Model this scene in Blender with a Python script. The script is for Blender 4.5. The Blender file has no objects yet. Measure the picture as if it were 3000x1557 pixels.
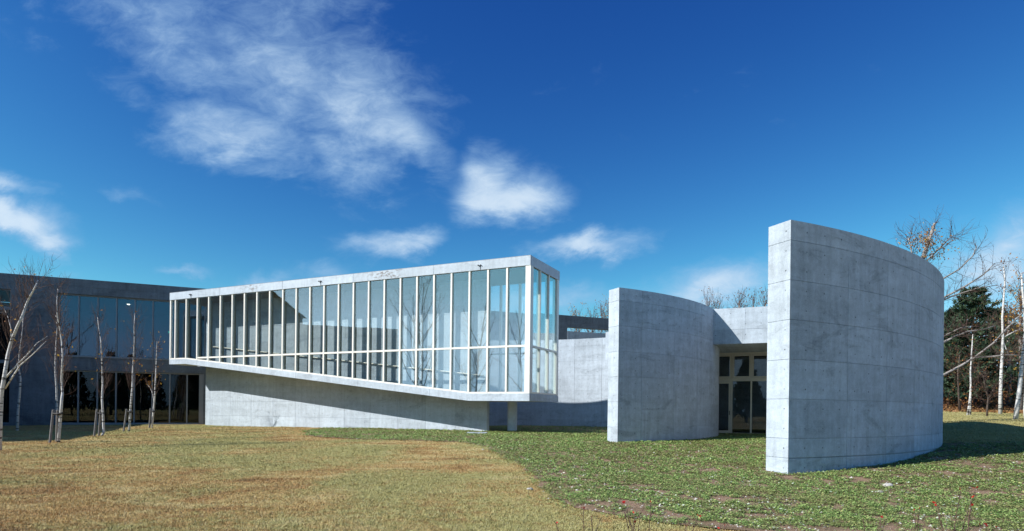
import bpy, math, random
import numpy as np
from mathutils import Vector, Matrix

# ------------------------------------------------------------------ camera, sky, sun, exposure
scene = bpy.context.scene
EYE = 1.5                                   # camera height above the datum, metres
ROLL = 0.0115                               # slight roll of the hand-levelled view camera
FPX = 1815.0                                # focal length in pixels of a 3000 px wide frame
cam_data = bpy.data.cameras.new("camera")
cam_data.sensor_width = 36.0
cam_data.lens = FPX / 3000.0 * 36.0
cam_data.shift_y = (1200.0 - 778.5) / 3000.0  # rising front keeps verticals parallel
cam_data.clip_start = 0.1
cam_data.clip_end = 3000.0
camera = bpy.data.objects.new("camera", cam_data)
scene.collection.objects.link(camera)
camera.matrix_world = (Matrix.Translation((0, 0, EYE)) @ Matrix.Rotation(math.radians(90), 4, 'X')
                       @ Matrix.Rotation(ROLL, 4, 'Z'))
scene.camera = camera

SUN_EL = math.radians(35.3)
SUN_H = Vector((-0.9205, -0.3907))          # horizontal direction towards the sun
SUN_DIR = Vector((SUN_H.x * math.cos(SUN_EL), SUN_H.y * math.cos(SUN_EL), math.sin(SUN_EL)))

scene.view_settings.view_transform = 'Standard'
scene.view_settings.look = 'None'
scene.view_settings.gamma = 1.0
scene.view_settings.use_curve_mapping = False
scene.view_settings.exposure = 0.5
scene.cycles.max_bounces = 10
scene.cycles.transparent_max_bounces = 24
scene.cycles.sample_clamp_indirect = 8.0

sun_data = bpy.data.lights.new("sun", 'SUN')
sun_data.energy = 5.0
sun_data.angle = math.radians(0.5)
sun_data.color = (1.0, 0.972, 0.93)
sun = bpy.data.objects.new("sun", sun_data)
scene.collection.objects.link(sun)
sun.rotation_euler = SUN_DIR.to_track_quat('Z', 'Y').to_euler()
sun.location = (-30, -20, 40)


class NT:
    """small helper round a node tree"""
    def __init__(self, tree):
        self.t = tree
        self.n = tree.nodes
        self.l = tree.links

    def new(self, kind, **kw):
        node = self.n.new(kind)
        for k, v in kw.items():
            setattr(node, k, v)
        return node

    def put(self, sock, v):
        if v is None:
            return
        if isinstance(v, bpy.types.NodeSocket):
            self.l.new(v, sock)
        else:
            sock.default_value = v

    def math(self, op, a, b=None, c=None, clamp=False):
        m = self.new('ShaderNodeMath', operation=op, use_clamp=clamp)
        self.put(m.inputs[0], a)
        self.put(m.inputs[1], b)
        self.put(m.inputs[2], c)
        return m.outputs[0]

    def step(self, v, lo, hi, o0=0.0, o1=1.0):
        m = self.new('ShaderNodeMapRange', interpolation_type='SMOOTHSTEP')
        self.put(m.inputs[0], v)
        for i, x in enumerate((lo, hi, o0, o1)):
            self.put(m.inputs[1 + i], x)
        return m.outputs[0]

    def lin(self, v, lo, hi, o0=0.0, o1=1.0):
        m = self.new('ShaderNodeMapRange')
        self.put(m.inputs[0], v)
        for i, x in enumerate((lo, hi, o0, o1)):
            self.put(m.inputs[1 + i], x)
        return m.outputs[0]

    def noise(self, vec, scale, detail=4.0, rough=0.55, dist=0.0, kind='3D'):
        m = self.new('ShaderNodeTexNoise', noise_dimensions=kind)
        self.put(m.inputs['Vector'], vec)
        m.inputs['Scale'].default_value = scale
        m.inputs['Detail'].default_value = detail
        m.inputs['Roughness'].default_value = rough
        m.inputs['Distortion'].default_value = dist
        return m.outputs['Fac']

    def mapping(self, vec, scale=(1, 1, 1), loc=(0, 0, 0), rot=(0, 0, 0)):
        m = self.new('ShaderNodeMapping')
        self.put(m.inputs['Vector'], vec)
        m.inputs['Scale'].default_value = scale
        m.inputs['Location'].default_value = loc
        m.inputs['Rotation'].default_value = rot
        return m.outputs[0]

    def mix(self, f, a, b, mode='MIX'):
        m = self.new('ShaderNodeMix', data_type='RGBA', blend_type=mode)
        self.put(m.inputs[0], f)
        for sock, v in ((m.inputs[6], a), (m.inputs[7], b)):
            if isinstance(v, tuple) and len(v) == 3:
                v = (*v, 1.0)
            self.put(sock, v)
        return m.outputs[2]

    def ramp(self, f, stops):
        m = self.new('ShaderNodeValToRGB')
        self.put(m.inputs[0], f)
        cr = m.color_ramp
        while len(cr.elements) < len(stops):
            cr.elements.new(0.5)
        for e, (p, c) in zip(cr.elements, stops):
            e.position = p
            e.color = (*c, 1.0)
        return m.outputs[0]


# ---- world: physical sky with broken cloud laid over it by direction
world = bpy.data.worlds.new("World")
scene.world = world
world.use_nodes = True
w = NT(world.node_tree)
w.n.clear()
sky = w.new('ShaderNodeTexSky', sky_type='NISHITA')
sky.sun_disc = False
sky.sun_elevation = SUN_EL
sky.sun_rotation = math.atan2(SUN_DIR.x, SUN_DIR.y)
sky.altitude = 600.0
sky.air_density = 1.0
sky.dust_density = 0.4
sky.ozone_density = 4.0
# deep, polarised film blue: the physical sky with more contrast per channel
SKY_STRENGTH = 0.095
srgb = w.new('ShaderNodeSeparateColor')
w.l.new(sky.outputs[0], srgb.inputs[0])
sky_out = w.new('ShaderNodeCombineColor')
chan = []
for ch, (gam, gain) in enumerate(((2.2, 3.2), (1.85, 2.62), (1.1, 1.1))):
    v_ = w.math('POWER', w.math('MULTIPLY', srgb.outputs[ch], SKY_STRENGTH), gam)
    chan.append(w.math('MULTIPLY', v_, gain / SKY_STRENGTH))
# the haze near the horizon stays pale blue
white = w.math('MAXIMUM', w.math('SUBTRACT', chan[2], 7.0), 0.0)      # bright aureole round the sun goes white
w.put(sky_out.inputs[0], w.math('SMOOTH_MIN', chan[0], w.math('ADD', w.math('MULTIPLY', chan[2], 0.42), w.math('MULTIPLY', white, 0.5)), 0.5))
w.put(sky_out.inputs[1], w.math('SMOOTH_MIN', chan[1], w.math('ADD', w.math('MULTIPLY', chan[2], 0.70), w.math('MULTIPLY', white, 0.28)), 0.5))
w.put(sky_out.inputs[2], chan[2])
tc = w.new('ShaderNodeTexCoord')
sep = w.new('ShaderNodeSeparateXYZ')
w.l.new(tc.outputs['Generated'], sep.inputs[0])
ysafe = w.math('MAXIMUM', sep.outputs[1], 0.05)
ga = w.math('DIVIDE', sep.outputs[0], ysafe)
gb = w.math('DIVIDE', sep.outputs[2], ysafe)
comb = w.new('ShaderNodeCombineXYZ')
w.put(comb.inputs[0], ga)
w.put(comb.inputs[1], gb)
gp = comb.outputs[0]
n_big = w.noise(w.mapping(gp, (1, 1.7, 1), rot=(0, 0, 0.55)), 4.2, 9.0, 0.62, 0.35)
n_fine = w.noise(w.mapping(gp, (1, 1.9, 1), (3.1, 1.7, 0), rot=(0, 0, 0.6)), 15.0, 10.0, 0.66, 0.5)
n_warp = w.noise(w.mapping(gp, (1, 1, 1), (7.7, 2.2, 0)), 5.0, 3.0, 0.5)
ga2 = w.math('ADD', ga, w.math('MULTIPLY', w.math('SUBTRACT', n_warp, 0.5), 0.22))
gb2 = w.math('ADD', gb, w.math('MULTIPLY', w.math('SUBTRACT', n_big, 0.5), 0.14))
# clouds of the day: centre and half-size as tangents of the direction, tilt, weight, edge softness
CLOUDS = [
    (-0.38, 0.545, 0.23, 0.15, -0.42, 0.60),
    (-0.27, 0.49, 0.17, 0.12, -0.5, 0.66),
    (-0.46, 0.445, 0.15, 0.055, -0.15, 0.66),
    (-0.19, 0.44, 0.13, 0.06, -0.55, 0.66),
    (-0.60, 0.625, 0.22, 0.085, -0.3, 0.50),
    (-0.36, 0.645, 0.24, 0.07, 0.0, 0.46),
    (-0.40, 0.395, 0.12, 0.03, 0.0, 0.42),
    (-0.62, 0.50, 0.12, 0.05, -0.3, 0.34),
    (-0.022, 0.332, 0.094, 0.047, 0.0, 0.96),
    (-0.030, 0.366, 0.060, 0.048, 0.05, 0.82),
    (-0.040, 0.405, 0.028, 0.035, 0.1, 0.50),
    (-0.195, 0.268, 0.08, 0.026, 0.08, 0.74),
    (-0.165, 0.385, 0.06, 0.03, -0.2, 0.52),
    (0.118, 0.264, 0.09, 0.026, 0.18, 0.84),
    (-0.80, 0.306, 0.11, 0.040, -0.25, 1.0),
    (-0.735, 0.272, 0.065, 0.034, -0.5, 0.8),
    (-0.80, 0.360, 0.08, 0.024, -0.2, 0.74),
    (-0.54, 0.222, 0.055, 0.012, 0.1, 0.50),
    (-0.40, 0.208, 0.09, 0.020, 0.1, 0.58),
    (-0.31, 0.225, 0.05, 0.02, 0.1, 0.48),
    (-0.62, 0.345, 0.07, 0.02, -0.2, 0.34),
    (0.33, 0.195, 0.14, 0.045, 0.12, 0.84),
    (0.05, 0.175, 0.12, 0.03, 0.1, 0.64),
    (0.80, 0.255, 0.15, 0.08, 0.3, 0.78),
    (0.62, 0.20, 0.16, 0.04, 0.2, 0.45),
    (-0.78, 0.205, 0.14, 0.014, -0.05, 0.44),
]
M = None
for cx, cy, rx, ry, rot, wt in CLOUDS:
    dx = w.math('SUBTRACT', ga2, cx)
    dy = w.math('SUBTRACT', gb2, cy)
    c_, s_ = math.cos(rot), math.sin(rot)
    ux = w.math('ADD', w.math('MULTIPLY', dx, c_ / rx), w.math('MULTIPLY', dy, s_ / rx))
    uy = w.math('ADD', w.math('MULTIPLY', dx, -s_ / ry), w.math('MULTIPLY', dy, c_ / ry))
    r2 = w.math('ADD', w.math('MULTIPLY', ux, ux), w.math('MULTIPLY', uy, uy))
    g = w.math('MULTIPLY', w.math('POWER', 2.718, w.math('MULTIPLY', r2, -0.9)), wt)
    M = g if M is None else w.math('SMOOTH_MAX', M, g, 0.12)
# everywhere else round the horizon the same broken cloud goes on
n_all = w.noise(w.mapping(tc.outputs['Generated'], (1, 1, 2.4)), 2.6, 6.0, 0.6, 0.2)
rest = w.step(n_all, 0.47, 0.80, 0.0, 0.72)
ahead = w.step(sep.outputs[1], 0.02, 0.35)
edge = w.step(w.math('ABSOLUTE', ga), 0.95, 1.5, 1.0, 0.0)
inview = w.math('MULTIPLY', ahead, edge)
mm = w.new('ShaderNodeMix', data_type='FLOAT')
w.put(mm.inputs[0], inview)
w.put(mm.inputs[2], rest)
w.put(mm.inputs[3], M)
dens0 = w.math('ADD', w.math('MULTIPLY', mm.outputs[0], 1.15),
               w.math('ADD', w.math('MULTIPLY', w.math('SUBTRACT', n_big, 0.5), 0.78),
                      w.math('MULTIPLY', w.math('SUBTRACT', n_fine, 0.5), 0.62)))
dens = w.step(dens0, 0.20, 1.04, 0.0, 0.92)
dens = w.math('MULTIPLY', dens, w.step(sep.outputs[2], 0.0, 0.06))
cloud_col = w.mix(w.step(dens0, 0.5, 1.2), (2.6, 4.2, 6.2, 1), (5.2, 6.2, 7.2, 1))
# clouds nearer the sun are lit through and glow
sd = w.new('ShaderNodeVectorMath', operation='DOT_PRODUCT')
w.l.new(tc.outputs['Generated'], sd.inputs[0])
sd.inputs[1].default_value = tuple(SUN_DIR)
glow = w.math('ADD', 1.0, w.math('MULTIPLY', w.math('POWER', w.math('MAXIMUM', sd.outputs['Value'], 0.0), 5.0), 1.8))
gl_ = w.new('ShaderNodeVectorMath', operation='SCALE')
w.l.new(cloud_col, gl_.inputs[0])
w.put(gl_.inputs['Scale'], glow)
cloud_col = gl_.outputs[0]
skymix = w.mix(dens, sky_out.outputs[0], cloud_col)
bg = w.new('ShaderNodeBackground')
bg.inputs['Strength'].default_value = SKY_STRENGTH
w.l.new(skymix, bg.inputs['Color'])
wout = w.new('ShaderNodeOutputWorld')
w.l.new(bg.outputs[0], wout.inputs[0])

# ------------------------------------------------------------------ helpers
COL = scene.collection
RNG = np.random.default_rng(7)
random.seed(7)


def tag(o, label=None, category=None, group=None, kind=None):
    if label: o["label"] = label
    if category: o["category"] = category
    if group: o["group"] = group
    if kind: o["kind"] = kind
    return o


def empty(name, loc=(0, 0, 0), label=None, category=None, group=None):
    o = bpy.data.objects.new(name, None)
    o.empty_display_size = 0.3
    COL.objects.link(o)
    o.location = loc
    return tag(o, label, category, group)


def link(name, me, mat=None, parent=None):
    o = bpy.data.objects.new(name, me)
    COL.objects.link(o)
    if mat is not None and not me.materials:
        me.materials.append(mat)
    if parent is not None:
        o.parent = parent
        # parents are placed by location only, so undo it for meshes built in world space
        p, off = parent, Vector((0, 0, 0))
        while p is not None:
            off += p.location
            p = p.parent
        o.location = -off
    return o


def mesh(name, verts, faces, mat=None, parent=None, uv=None, smooth=False):
    me = bpy.data.meshes.new(name)
    me.from_pydata([tuple(v) for v in verts], [], faces)
    if uv is not None:
        lay = me.uv_layers.new(name="UVMap")
        for lp in me.loops:
            lay.data[lp.index].uv = uv[lp.vertex_index]
    if smooth:
        me.polygons.foreach_set("use_smooth", [True] * len(me.polygons))
    me.update()
    return link(name, me, mat, parent)


def soup(name, V, mat, parent=None, smooth=False):
    """V: (N,k,3) array of separate k-gons as one mesh"""
    V = np.asarray(V, dtype=np.float32)
    n, k, _ = V.shape
    me = bpy.data.meshes.new(name)
    me.vertices.add(n * k)
    me.vertices.foreach_set("co", V.reshape(-1))
    me.loops.add(n * k)
    me.loops.foreach_set("vertex_index", np.arange(n * k, dtype=np.int32))
    me.polygons.add(n)
    me.polygons.foreach_set("loop_start", np.arange(0, n * k, k, dtype=np.int32))
    me.polygons.foreach_set("loop_total", np.full(n, k, dtype=np.int32))
    me.update(calc_edges=True)
    return link(name, me, mat, parent)


class Frame:
    """upright plane: u runs along a, w outwards along nrm, z up (relative to the eye level)"""
    def __init__(self, a, nrm, w0=0.0):
        self.a, self.n, self.w0 = Vector(a), Vector(nrm), w0

    def p(self, u, wv, z):
        q = self.a * u + self.n * (self.w0 + wv)
        return Vector((q.x, q.y, z + EYE))


BOXF = Frame((0.9037, -0.4282), (-0.4282, -0.9037), -25.64)     # glass box, w=0 its long glass face
SIDF = Frame((0.4282, 0.9037), (0.9037, -0.4282), -11.28)       # its short end face: u = 25.64 .. 29.22
FACF = Frame((0.9227, 0.3856), (0.3856, -0.9227), -47.24)       # the long building at the left
GATF = Frame((0.9157, -0.402), (-0.402, -0.9157), -31.66)       # glazed door between the curved walls
LINF = Frame((0.9157, -0.402), (-0.402, -0.9157), -27.56)       # lintel over it


def prism(fr, poly, w0, w1):
    """poly of (u,z) pushed from w0 to w1"""
    n = len(poly)
    v = [fr.p(u, w0, z) for u, z in poly] + [fr.p(u, w1, z) for u, z in poly]
    f = [tuple(range(n)), tuple(range(2 * n - 1, n - 1, -1))]
    f += [(i, i + n, (i + 1) % n + n, (i + 1) % n) for i in range(n)]
    uv = [(u, z - 0.31) for u, z in poly] * 2
    return v, f, uv


def slab(name, fr, u0, u1, z0, z1, w0, w1, mat, parent):
    v, f, uv = prism(fr, [(u0, z0), (u1, z0), (u1, z1), (u0, z1)], w0, w1)
    return mesh(name, v, f, mat, parent, uv)


def panel(name, fr, u0, u1, z0, z1, mat, parent, t=0.02, c=0.004, wf=0.0):
    """formwork panel: thin slab with a fine chamfer round its face"""
    ring = lambda d: [(u0 + d, z0 + d), (u1 - d, z0 + d), (u1 - d, z1 - d), (u0 + d, z1 - d)]
    v, uv = [], []
    for (d, wv) in ((0, wf - t), (0, wf - c), (c, wf)):
        for u, z in ring(d):
            v.append(fr.p(u, wv, z)); uv.append((u, z - 0.31))
    f = [(8, 9, 10, 11)]
    for k in (0, 4):
        for i in range(4):
            j = (i + 1) % 4
            f.append((k + i, k + j, k + 4 + j, k + 4 + i))
    return mesh(name, v, f, mat, parent, uv)


LEVELS = [round(0.31 + 0.9 * k, 3) for k in range(-4, 12)]
GAP = 0.006


def cut(rects, hole):
    out = []
    a0, a1, b0, b1 = hole
    for (u0, u1, z0, z1) in rects:
        if a1 <= u0 or a0 >= u1 or b1 <= z0 or b0 >= z1:
            out.append((u0, u1, z0, z1)); continue
        if a0 > u0: out.append((u0, a0, z0, z1))
        if a1 < u1: out.append((a1, u1, z0, z1))
        m0, m1 = max(u0, a0), min(u1, a1)
        if b0 > z0: out.append((m0, m1, z0, b0))
        if b1 < z1: out.append((m0, m1, b1, z1))
    return out


def clad(fr, u0, u1, z0, z1, mat, parent, holes=(), du=1.8, uoff=0.0, levels=None, stagger=0.0):
    zs = [z0] + [z for z in (levels or LEVELS) if z0 + 0.15 < z < z1 - 0.05] + [z1]
    for r, (a, b) in enumerate(zip(zs[:-1], zs[1:])):
        off = uoff + (stagger if r % 2 else 0)
        k0 = math.floor((u0 - off) / du)
        us = [u0] + [off + du * k for k in range(k0, k0 + 60) if u0 + 0.12 < off + du * k < u1 - 0.12] + [u1]
        for c0, c1 in zip(us[:-1], us[1:]):
            rects = [(c0, c1, a, b)]
            for h in holes:
                rects = cut(rects, h)
            for (p0, p1, q0, q1) in rects:
                if p1 - p0 < 0.05 or q1 - q0 < 0.05: continue
                g = GAP / 2
                panel("panel", fr, p0 + (g if p0 > u0 else 0), p1 - (g if p1 < u1 else 0),
                      q0 + (g if q0 > z0 else 0), q1 - (g if q1 < z1 else 0), mat, parent)


def px(x, y, Y):
    """point at depth Y along the sight line through a place measured on the 3000 px wide photograph"""
    ox, oy = x - 1500.0, y - 1200.0
    tx, ty = ox + ROLL * oy, oy - ROLL * ox
    return Vector((tx / FPX * Y, Y, -ty / FPX * Y + EYE))


# ------------------------------------------------------------------ materials
def material(name):
    m = bpy.data.materials.new(name)
    m.use_nodes = True
    t = NT(m.node_tree)
    t.n.clear()
    out = t.new('ShaderNodeOutputMaterial')
    b = t.new('ShaderNodeBsdfPrincipled')
    t.l.new(b.outputs[0], out.inputs['Surface'])
    b.inputs['Specular IOR Level'].default_value = 0.3
    return m, t, b, out


def bump(t, b, h, strength, dist=0.01):
    n = t.new('ShaderNodeBump')
    n.inputs['Strength'].default_value = strength
    n.inputs['Distance'].default_value = dist
    t.l.new(h, n.inputs['Height'])
    t.l.new(n.outputs[0], b.inputs['Normal'])


def concrete(name, tone=0.40, stain=1.0, holes=True, tint=(0.86, 0.985, 1.10)):
    m, t, b, out = material(name)
    tc = t.new('ShaderNodeTexCoord')
    obj = tc.outputs['Object']
    uvs = t.new('ShaderNodeSeparateXYZ')
    t.l.new(tc.outputs['UV'], uvs.inputs[0])
    u, v = uvs.outputs[0], uvs.outputs[1]
    n1 = t.noise(obj, 0.55, 5, 0.6, 0.3)
    n2 = t.noise(obj, 2.3, 6, 0.62, 0.2)
    n3 = t.noise(obj, 38.0, 4, 0.65)
    n5 = t.noise(obj, 6.0, 7, 0.75, 0.8)
    streak = t.noise(t.mapping(tc.outputs['UV'], (5.5, 0.5, 1)), 1.0, 6, 0.65)
    band = t.noise(t.mapping(tc.outputs['UV'], (0.35, 2.6, 1)), 1.0, 5, 0.6, 0.6)
    oi = t.new('ShaderNodeObjectInfo')
    f = t.math('ADD', t.math('MULTIPLY', t.math('SUBTRACT', n1, 0.5), 0.42 * stain),
               t.math('MULTIPLY', t.math('SUBTRACT', n2, 0.5), 0.50 * stain))
    f = t.math('ADD', f, t.math('MULTIPLY', t.math('SUBTRACT', streak, 0.5), 0.72 * stain))
    f = t.math('ADD', f, t.math('MULTIPLY', t.math('SUBTRACT', band, 0.5), 0.55 * stain))
    f = t.math('ADD', f, t.math('MULTIPLY', t.math('SUBTRACT', n3, 0.5), 0.55))
    f = t.math('ADD', f, t.math('MULTIPLY', t.math('SUBTRACT', n5, 0.5), 0.80 * stain))
    f = t.math('ADD', f, t.math('MULTIPLY', t.math('SUBTRACT', oi.outputs['Random'], 0.5), 0.16))
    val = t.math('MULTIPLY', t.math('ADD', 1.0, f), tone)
    # pour lines and patched stains with shapes of their own
    patch = t.step(t.noise(t.mapping(obj, (0.8, 0.8, 2.6)), 0.62, 7, 0.68, 1.2), 0.54, 0.66)
    val = t.math('MULTIPLY', val, t.math('SUBTRACT', 1.0, t.math('MULTIPLY', patch, 0.26 * stain)))
    drip = t.step(t.noise(t.mapping(tc.outputs['UV'], (9.0, 0.22, 1)), 1.0, 4, 0.6), 0.60, 0.74)
    val = t.math('MULTIPLY', val, t.math('SUBTRACT', 1.0, t.math('MULTIPLY', drip, 0.18 * stain)))
    pit = t.step(t.noise(obj, 16.0, 2, 0.5), 0.70, 0.76)
    val = t.math('MULTIPLY', val, t.math('SUBTRACT', 1.0, t.math('MULTIPLY', pit, 0.22)))
    h = t.math('ADD', t.math('MULTIPLY', n2, 0.35), t.math('MULTIPLY', n3, 0.5))
    h = t.math('ADD', h, t.math('MULTIPLY', pit, -0.8))
    if holes:
        fu = t.math('MULTIPLY', t.math('SUBTRACT', t.math('FRACT', t.math('DIVIDE', u, 0.6)), 0.5), 0.6)
        fv = t.math('MULTIPLY', t.math('SUBTRACT', t.math('FRACT', t.math('DIVIDE', v, 0.45)), 0.5), 0.45)
        r = t.math('SQRT', t.math('ADD', t.math('MULTIPLY', fu, fu), t.math('MULTIPLY', fv, fv)))
        cellu = t.math('FLOOR', t.math('DIVIDE', u, 0.6))
        cellv = t.math('FLOOR', t.math('DIVIDE', v, 0.45))
        wn = t.new('ShaderNodeTexWhiteNoise', noise_dimensions='2D')
        cmb = t.new('ShaderNodeCombineXYZ')
        t.put(cmb.inputs[0], cellu); t.put(cmb.inputs[1], cellv)
        t.l.new(cmb.outputs[0], wn.inputs['Vector'])
        dot = t.step(r, 0.014, 0.022, 1.0, 0.0)
        amount = t.lin(wn.outputs[0], 0, 1, 0.30, 0.78)
        val = t.math('MULTIPLY', val, t.math('SUBTRACT', 1.0, t.math('MULTIPLY', dot, amount)))
        h = t.math('ADD', h, t.math('MULTIPLY', dot, -3.0))
    comb = t.new('ShaderNodeCombineXYZ')
    for i in range(3):
        t.put(comb.inputs[i], t.math('MULTIPLY', val, tint[i]))
    t.l.new(comb.outputs[0], b.inputs['Base Color'])
    t.put(b.inputs['Roughness'], t.lin(n2, 0.3, 0.7, 0.62, 0.85))
    bump(t, b, h, 0.35, 0.006)
    return m


MAT_CONC = concrete("board_marked_concrete", 0.45, 0.75)
MAT_CONC_OLD = concrete("weathered_concrete", 0.49, 0.95)
MAT_CONC_SMOOTH = concrete("smooth_concrete", 0.48, 0.75, holes=False)
MAT_FASCIA = concrete("fascia_concrete", 0.50, 0.6, holes=False)
_t = NT(MAT_FASCIA.node_tree)
_b = next(n for n in _t.n if n.type == 'BSDF_PRINCIPLED')
_src = _b.inputs['Base Color'].links[0].from_socket
_tc = _t.new('ShaderNodeTexCoord')
_s = _t.new('ShaderNodeSeparateXYZ')
_t.l.new(_tc.outputs['UV'], _s.inputs[0])
_m1 = _t.step(_t.math('ABSOLUTE', _t.math('SUBTRACT', _s.outputs[0], -19.3)), 0.3, 1.6, 1.0, 0.0)
_m2 = _t.step(_t.math('ABSOLUTE', _t.math('SUBTRACT', _s.outputs[0], -28.8)), 0.2, 1.1, 0.8, 0.0)
_pn = _t.noise(_t.mapping(_tc.outputs['UV'], (2.2, 5.0, 1), rot=(0, 0, 0.5)), 1.6, 6, 0.65, 0.8)
_pm = _t.math('MULTIPLY', _t.math('MAXIMUM', _m1, _m2), _t.step(_pn, 0.52, 0.60))
_t.l.new(_t.mix(_pm, _src, (0.21, 0.20, 0.20)), _b.inputs['Base Color'])
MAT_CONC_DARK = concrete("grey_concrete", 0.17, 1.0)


def plain(name, col, rough=0.5, var=0.08, scale=9.0, metallic=0.0, bumpy=0.0):
    m, t, b, out = material(name)
    tc = t.new('ShaderNodeTexCoord')
    n = t.noise(tc.outputs['Object'], scale, 5, 0.6)
    c = t.mix(t.lin(n, 0.25, 0.75), tuple(x * (1 - var) for x in col), tuple(min(1, x * (1 + var)) for x in col))
    t.l.new(c, b.inputs['Base Color'])
    t.put(b.inputs['Roughness'], t.lin(n, 0.3, 0.7, rough * 0.85, min(1, rough * 1.15)))
    b.inputs['Metallic'].default_value = metallic
    if bumpy:
        bump(t, b, n, bumpy, 0.01)
    return m


MAT_ALU = plain("painted_aluminium", (0.72, 0.70, 0.64), 0.45, 0.05)
MAT_ALU_GREY = plain("anodised_aluminium", (0.26, 0.27, 0.29), 0.4, 0.06, metallic=0.3)
MAT_FIN_SHADE = plain("fin_side_shade", (0.21, 0.195, 0.14), 0.6, 0.06)  # shade of the mullion sides painted in as dark olive, also dims inside bounce
MAT_BEIGE = plain("beige_steel_frame", (0.50, 0.48, 0.40), 0.5, 0.06)
MAT_PLASTER = plain("pale_plaster", (0.52, 0.50, 0.46), 0.8, 0.05)
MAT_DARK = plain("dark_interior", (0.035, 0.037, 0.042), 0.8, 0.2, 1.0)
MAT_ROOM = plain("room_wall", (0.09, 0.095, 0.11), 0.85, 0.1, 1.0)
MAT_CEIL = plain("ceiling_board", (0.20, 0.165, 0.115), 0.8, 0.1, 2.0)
MAT_BOUNCE_CUT = plain("bounce_cut_dark", (0.085, 0.083, 0.08), 0.5, 0.1, 2.0)  # dark tone for the sheet added to cut light bounced off the slab
MAT_BLACK = plain("black_metal", (0.02, 0.02, 0.022), 0.45, 0.2)
MAT_STEEL = plain("steel_rail", (0.75, 0.70, 0.60), 0.35, 0.05)
MAT_RUBBER = plain("black_rubber", (0.015, 0.014, 0.014), 0.7, 0.2)
MAT_STAKE = plain("grey_timber", (0.20, 0.19, 0.185), 0.85, 0.35, 14.0, bumpy=0.4)
MAT_STONE = plain("white_stone", (0.42, 0.40, 0.37), 0.85, 0.22, 12.0, bumpy=0.5)
MAT_ROOF = plain("grey_roof", (0.12, 0.12, 0.12), 0.8, 0.2, 2.0)


def glass(name, tint, f0, power=4.0, wob=0.0005, mirror=(0.94, 0.98, 1.0)):
    """a single thin pane: mirror part by viewing angle, the rest passes tinted"""
    m, t, b, out = material(name)
    t.n.remove(b)
    tc = t.new('ShaderNodeTexCoord')
    lw = t.new('ShaderNodeLayerWeight')
    lw.inputs['Blend'].default_value = 0.5
    fac = t.math('ADD', f0, t.math('MULTIPLY', t.math('POWER', lw.outputs['Facing'], power), 1.0 - f0), clamp=True)
    tr = t.new('ShaderNodeBsdfTransparent')
    tr.inputs['Color'].default_value = (*tint, 1)
    gl = t.new('ShaderNodeBsdfGlossy')
    gl.inputs['Roughness'].default_value = 0.0
    gl.inputs['Color'].default_value = (*mirror, 1)
    n = t.noise(tc.outputs['Object'], 0.9, 2, 0.5)
    bp = t.new('ShaderNodeBump')
    bp.inputs['Strength'].default_value = 0.25
    bp.inputs['Distance'].default_value = wob * 10
    t.l.new(n, bp.inputs['Height'])
    t.l.new(bp.outputs[0], gl.inputs['Normal'])
    mx = t.new('ShaderNodeMixShader')
    t.put(mx.inputs[0], fac)
    t.l.new(tr.outputs[0], mx.inputs[1])
    t.l.new(gl.outputs[0], mx.inputs[2])
    t.l.new(mx.outputs[0], out.inputs['Surface'])
    return m


MAT_GLASS = glass("green_tinted_glass", (0.975, 0.998, 0.992), 0.16, mirror=(0.80, 0.95, 1.0))
MAT_GLASS_SKY = glass("sky_window_glass", (0.60, 0.68, 0.76), 0.105, mirror=(0.68, 0.83, 1.0))
MAT_GLASS_DARK = glass("dark_window_glass", (0.62, 0.66, 0.68), 0.034)


def lawn_color(t, vec):
    a = t.noise(vec, 0.16, 5, 0.6, 0.6)
    bq = t.noise(t.mapping(vec, (0.55, 1.3, 1.0)), 0.9, 6, 0.66, 0.7)
    c = t.noise(vec, 5.5, 5, 0.68)
    base = t.ramp(bq, [(0.28, (0.17, 0.09, 0.04)), (0.42, (0.38, 0.215, 0.09)), (0.52, (0.46, 0.31, 0.13)),
                       (0.62, (0.53, 0.41, 0.20)), (0.75, (0.60, 0.50, 0.29))])
    green = t.mix(t.lin(c, 0.3, 0.7), (0.24, 0.25, 0.085), (0.40, 0.39, 0.17))
    gm = t.step(t.math('ADD', t.math('MULTIPLY', a, 0.75), t.math('MULTIPLY', c, 0.32)), 0.465, 0.60, 0.05, 0.85)
    sp = t.new('ShaderNodeSeparateXYZ')
    t.put(sp.inputs[0], vec)
    gm = t.math('MAXIMUM', gm, t.step(sp.outputs[0], 11.0, 18.0, 0.0, 0.75))
    col = t.mix(gm, base, green)
    return t.mix(t.step(c, 0.28, 0.42, 0.5, 0.0), col, (0.09, 0.06, 0.026)), c


def lawn_mat():
    m, t, b, out = material("dry_lawn")
    tc = t.new('ShaderNodeTexCoord')
    col, c = lawn_color(t, tc.outputs['Object'])
    fine = t.noise(tc.outputs['Object'], 60.0, 4, 0.7)
    col = t.mix(t.lin(fine, 0.3, 0.7, 0.0, 0.35), col, (0.16, 0.11, 0.05))
    t.l.new(col, b.inputs['Base Color'])
    b.inputs['Roughness'].default_value = 0.95
    b.inputs['Specular IOR Level'].default_value = 0.05
    bump(t, b, t.math('ADD', t.math('MULTIPLY', c, 1.0), t.math('MULTIPLY', fine, 0.4)), 0.8, 0.05)
    return m


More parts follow.
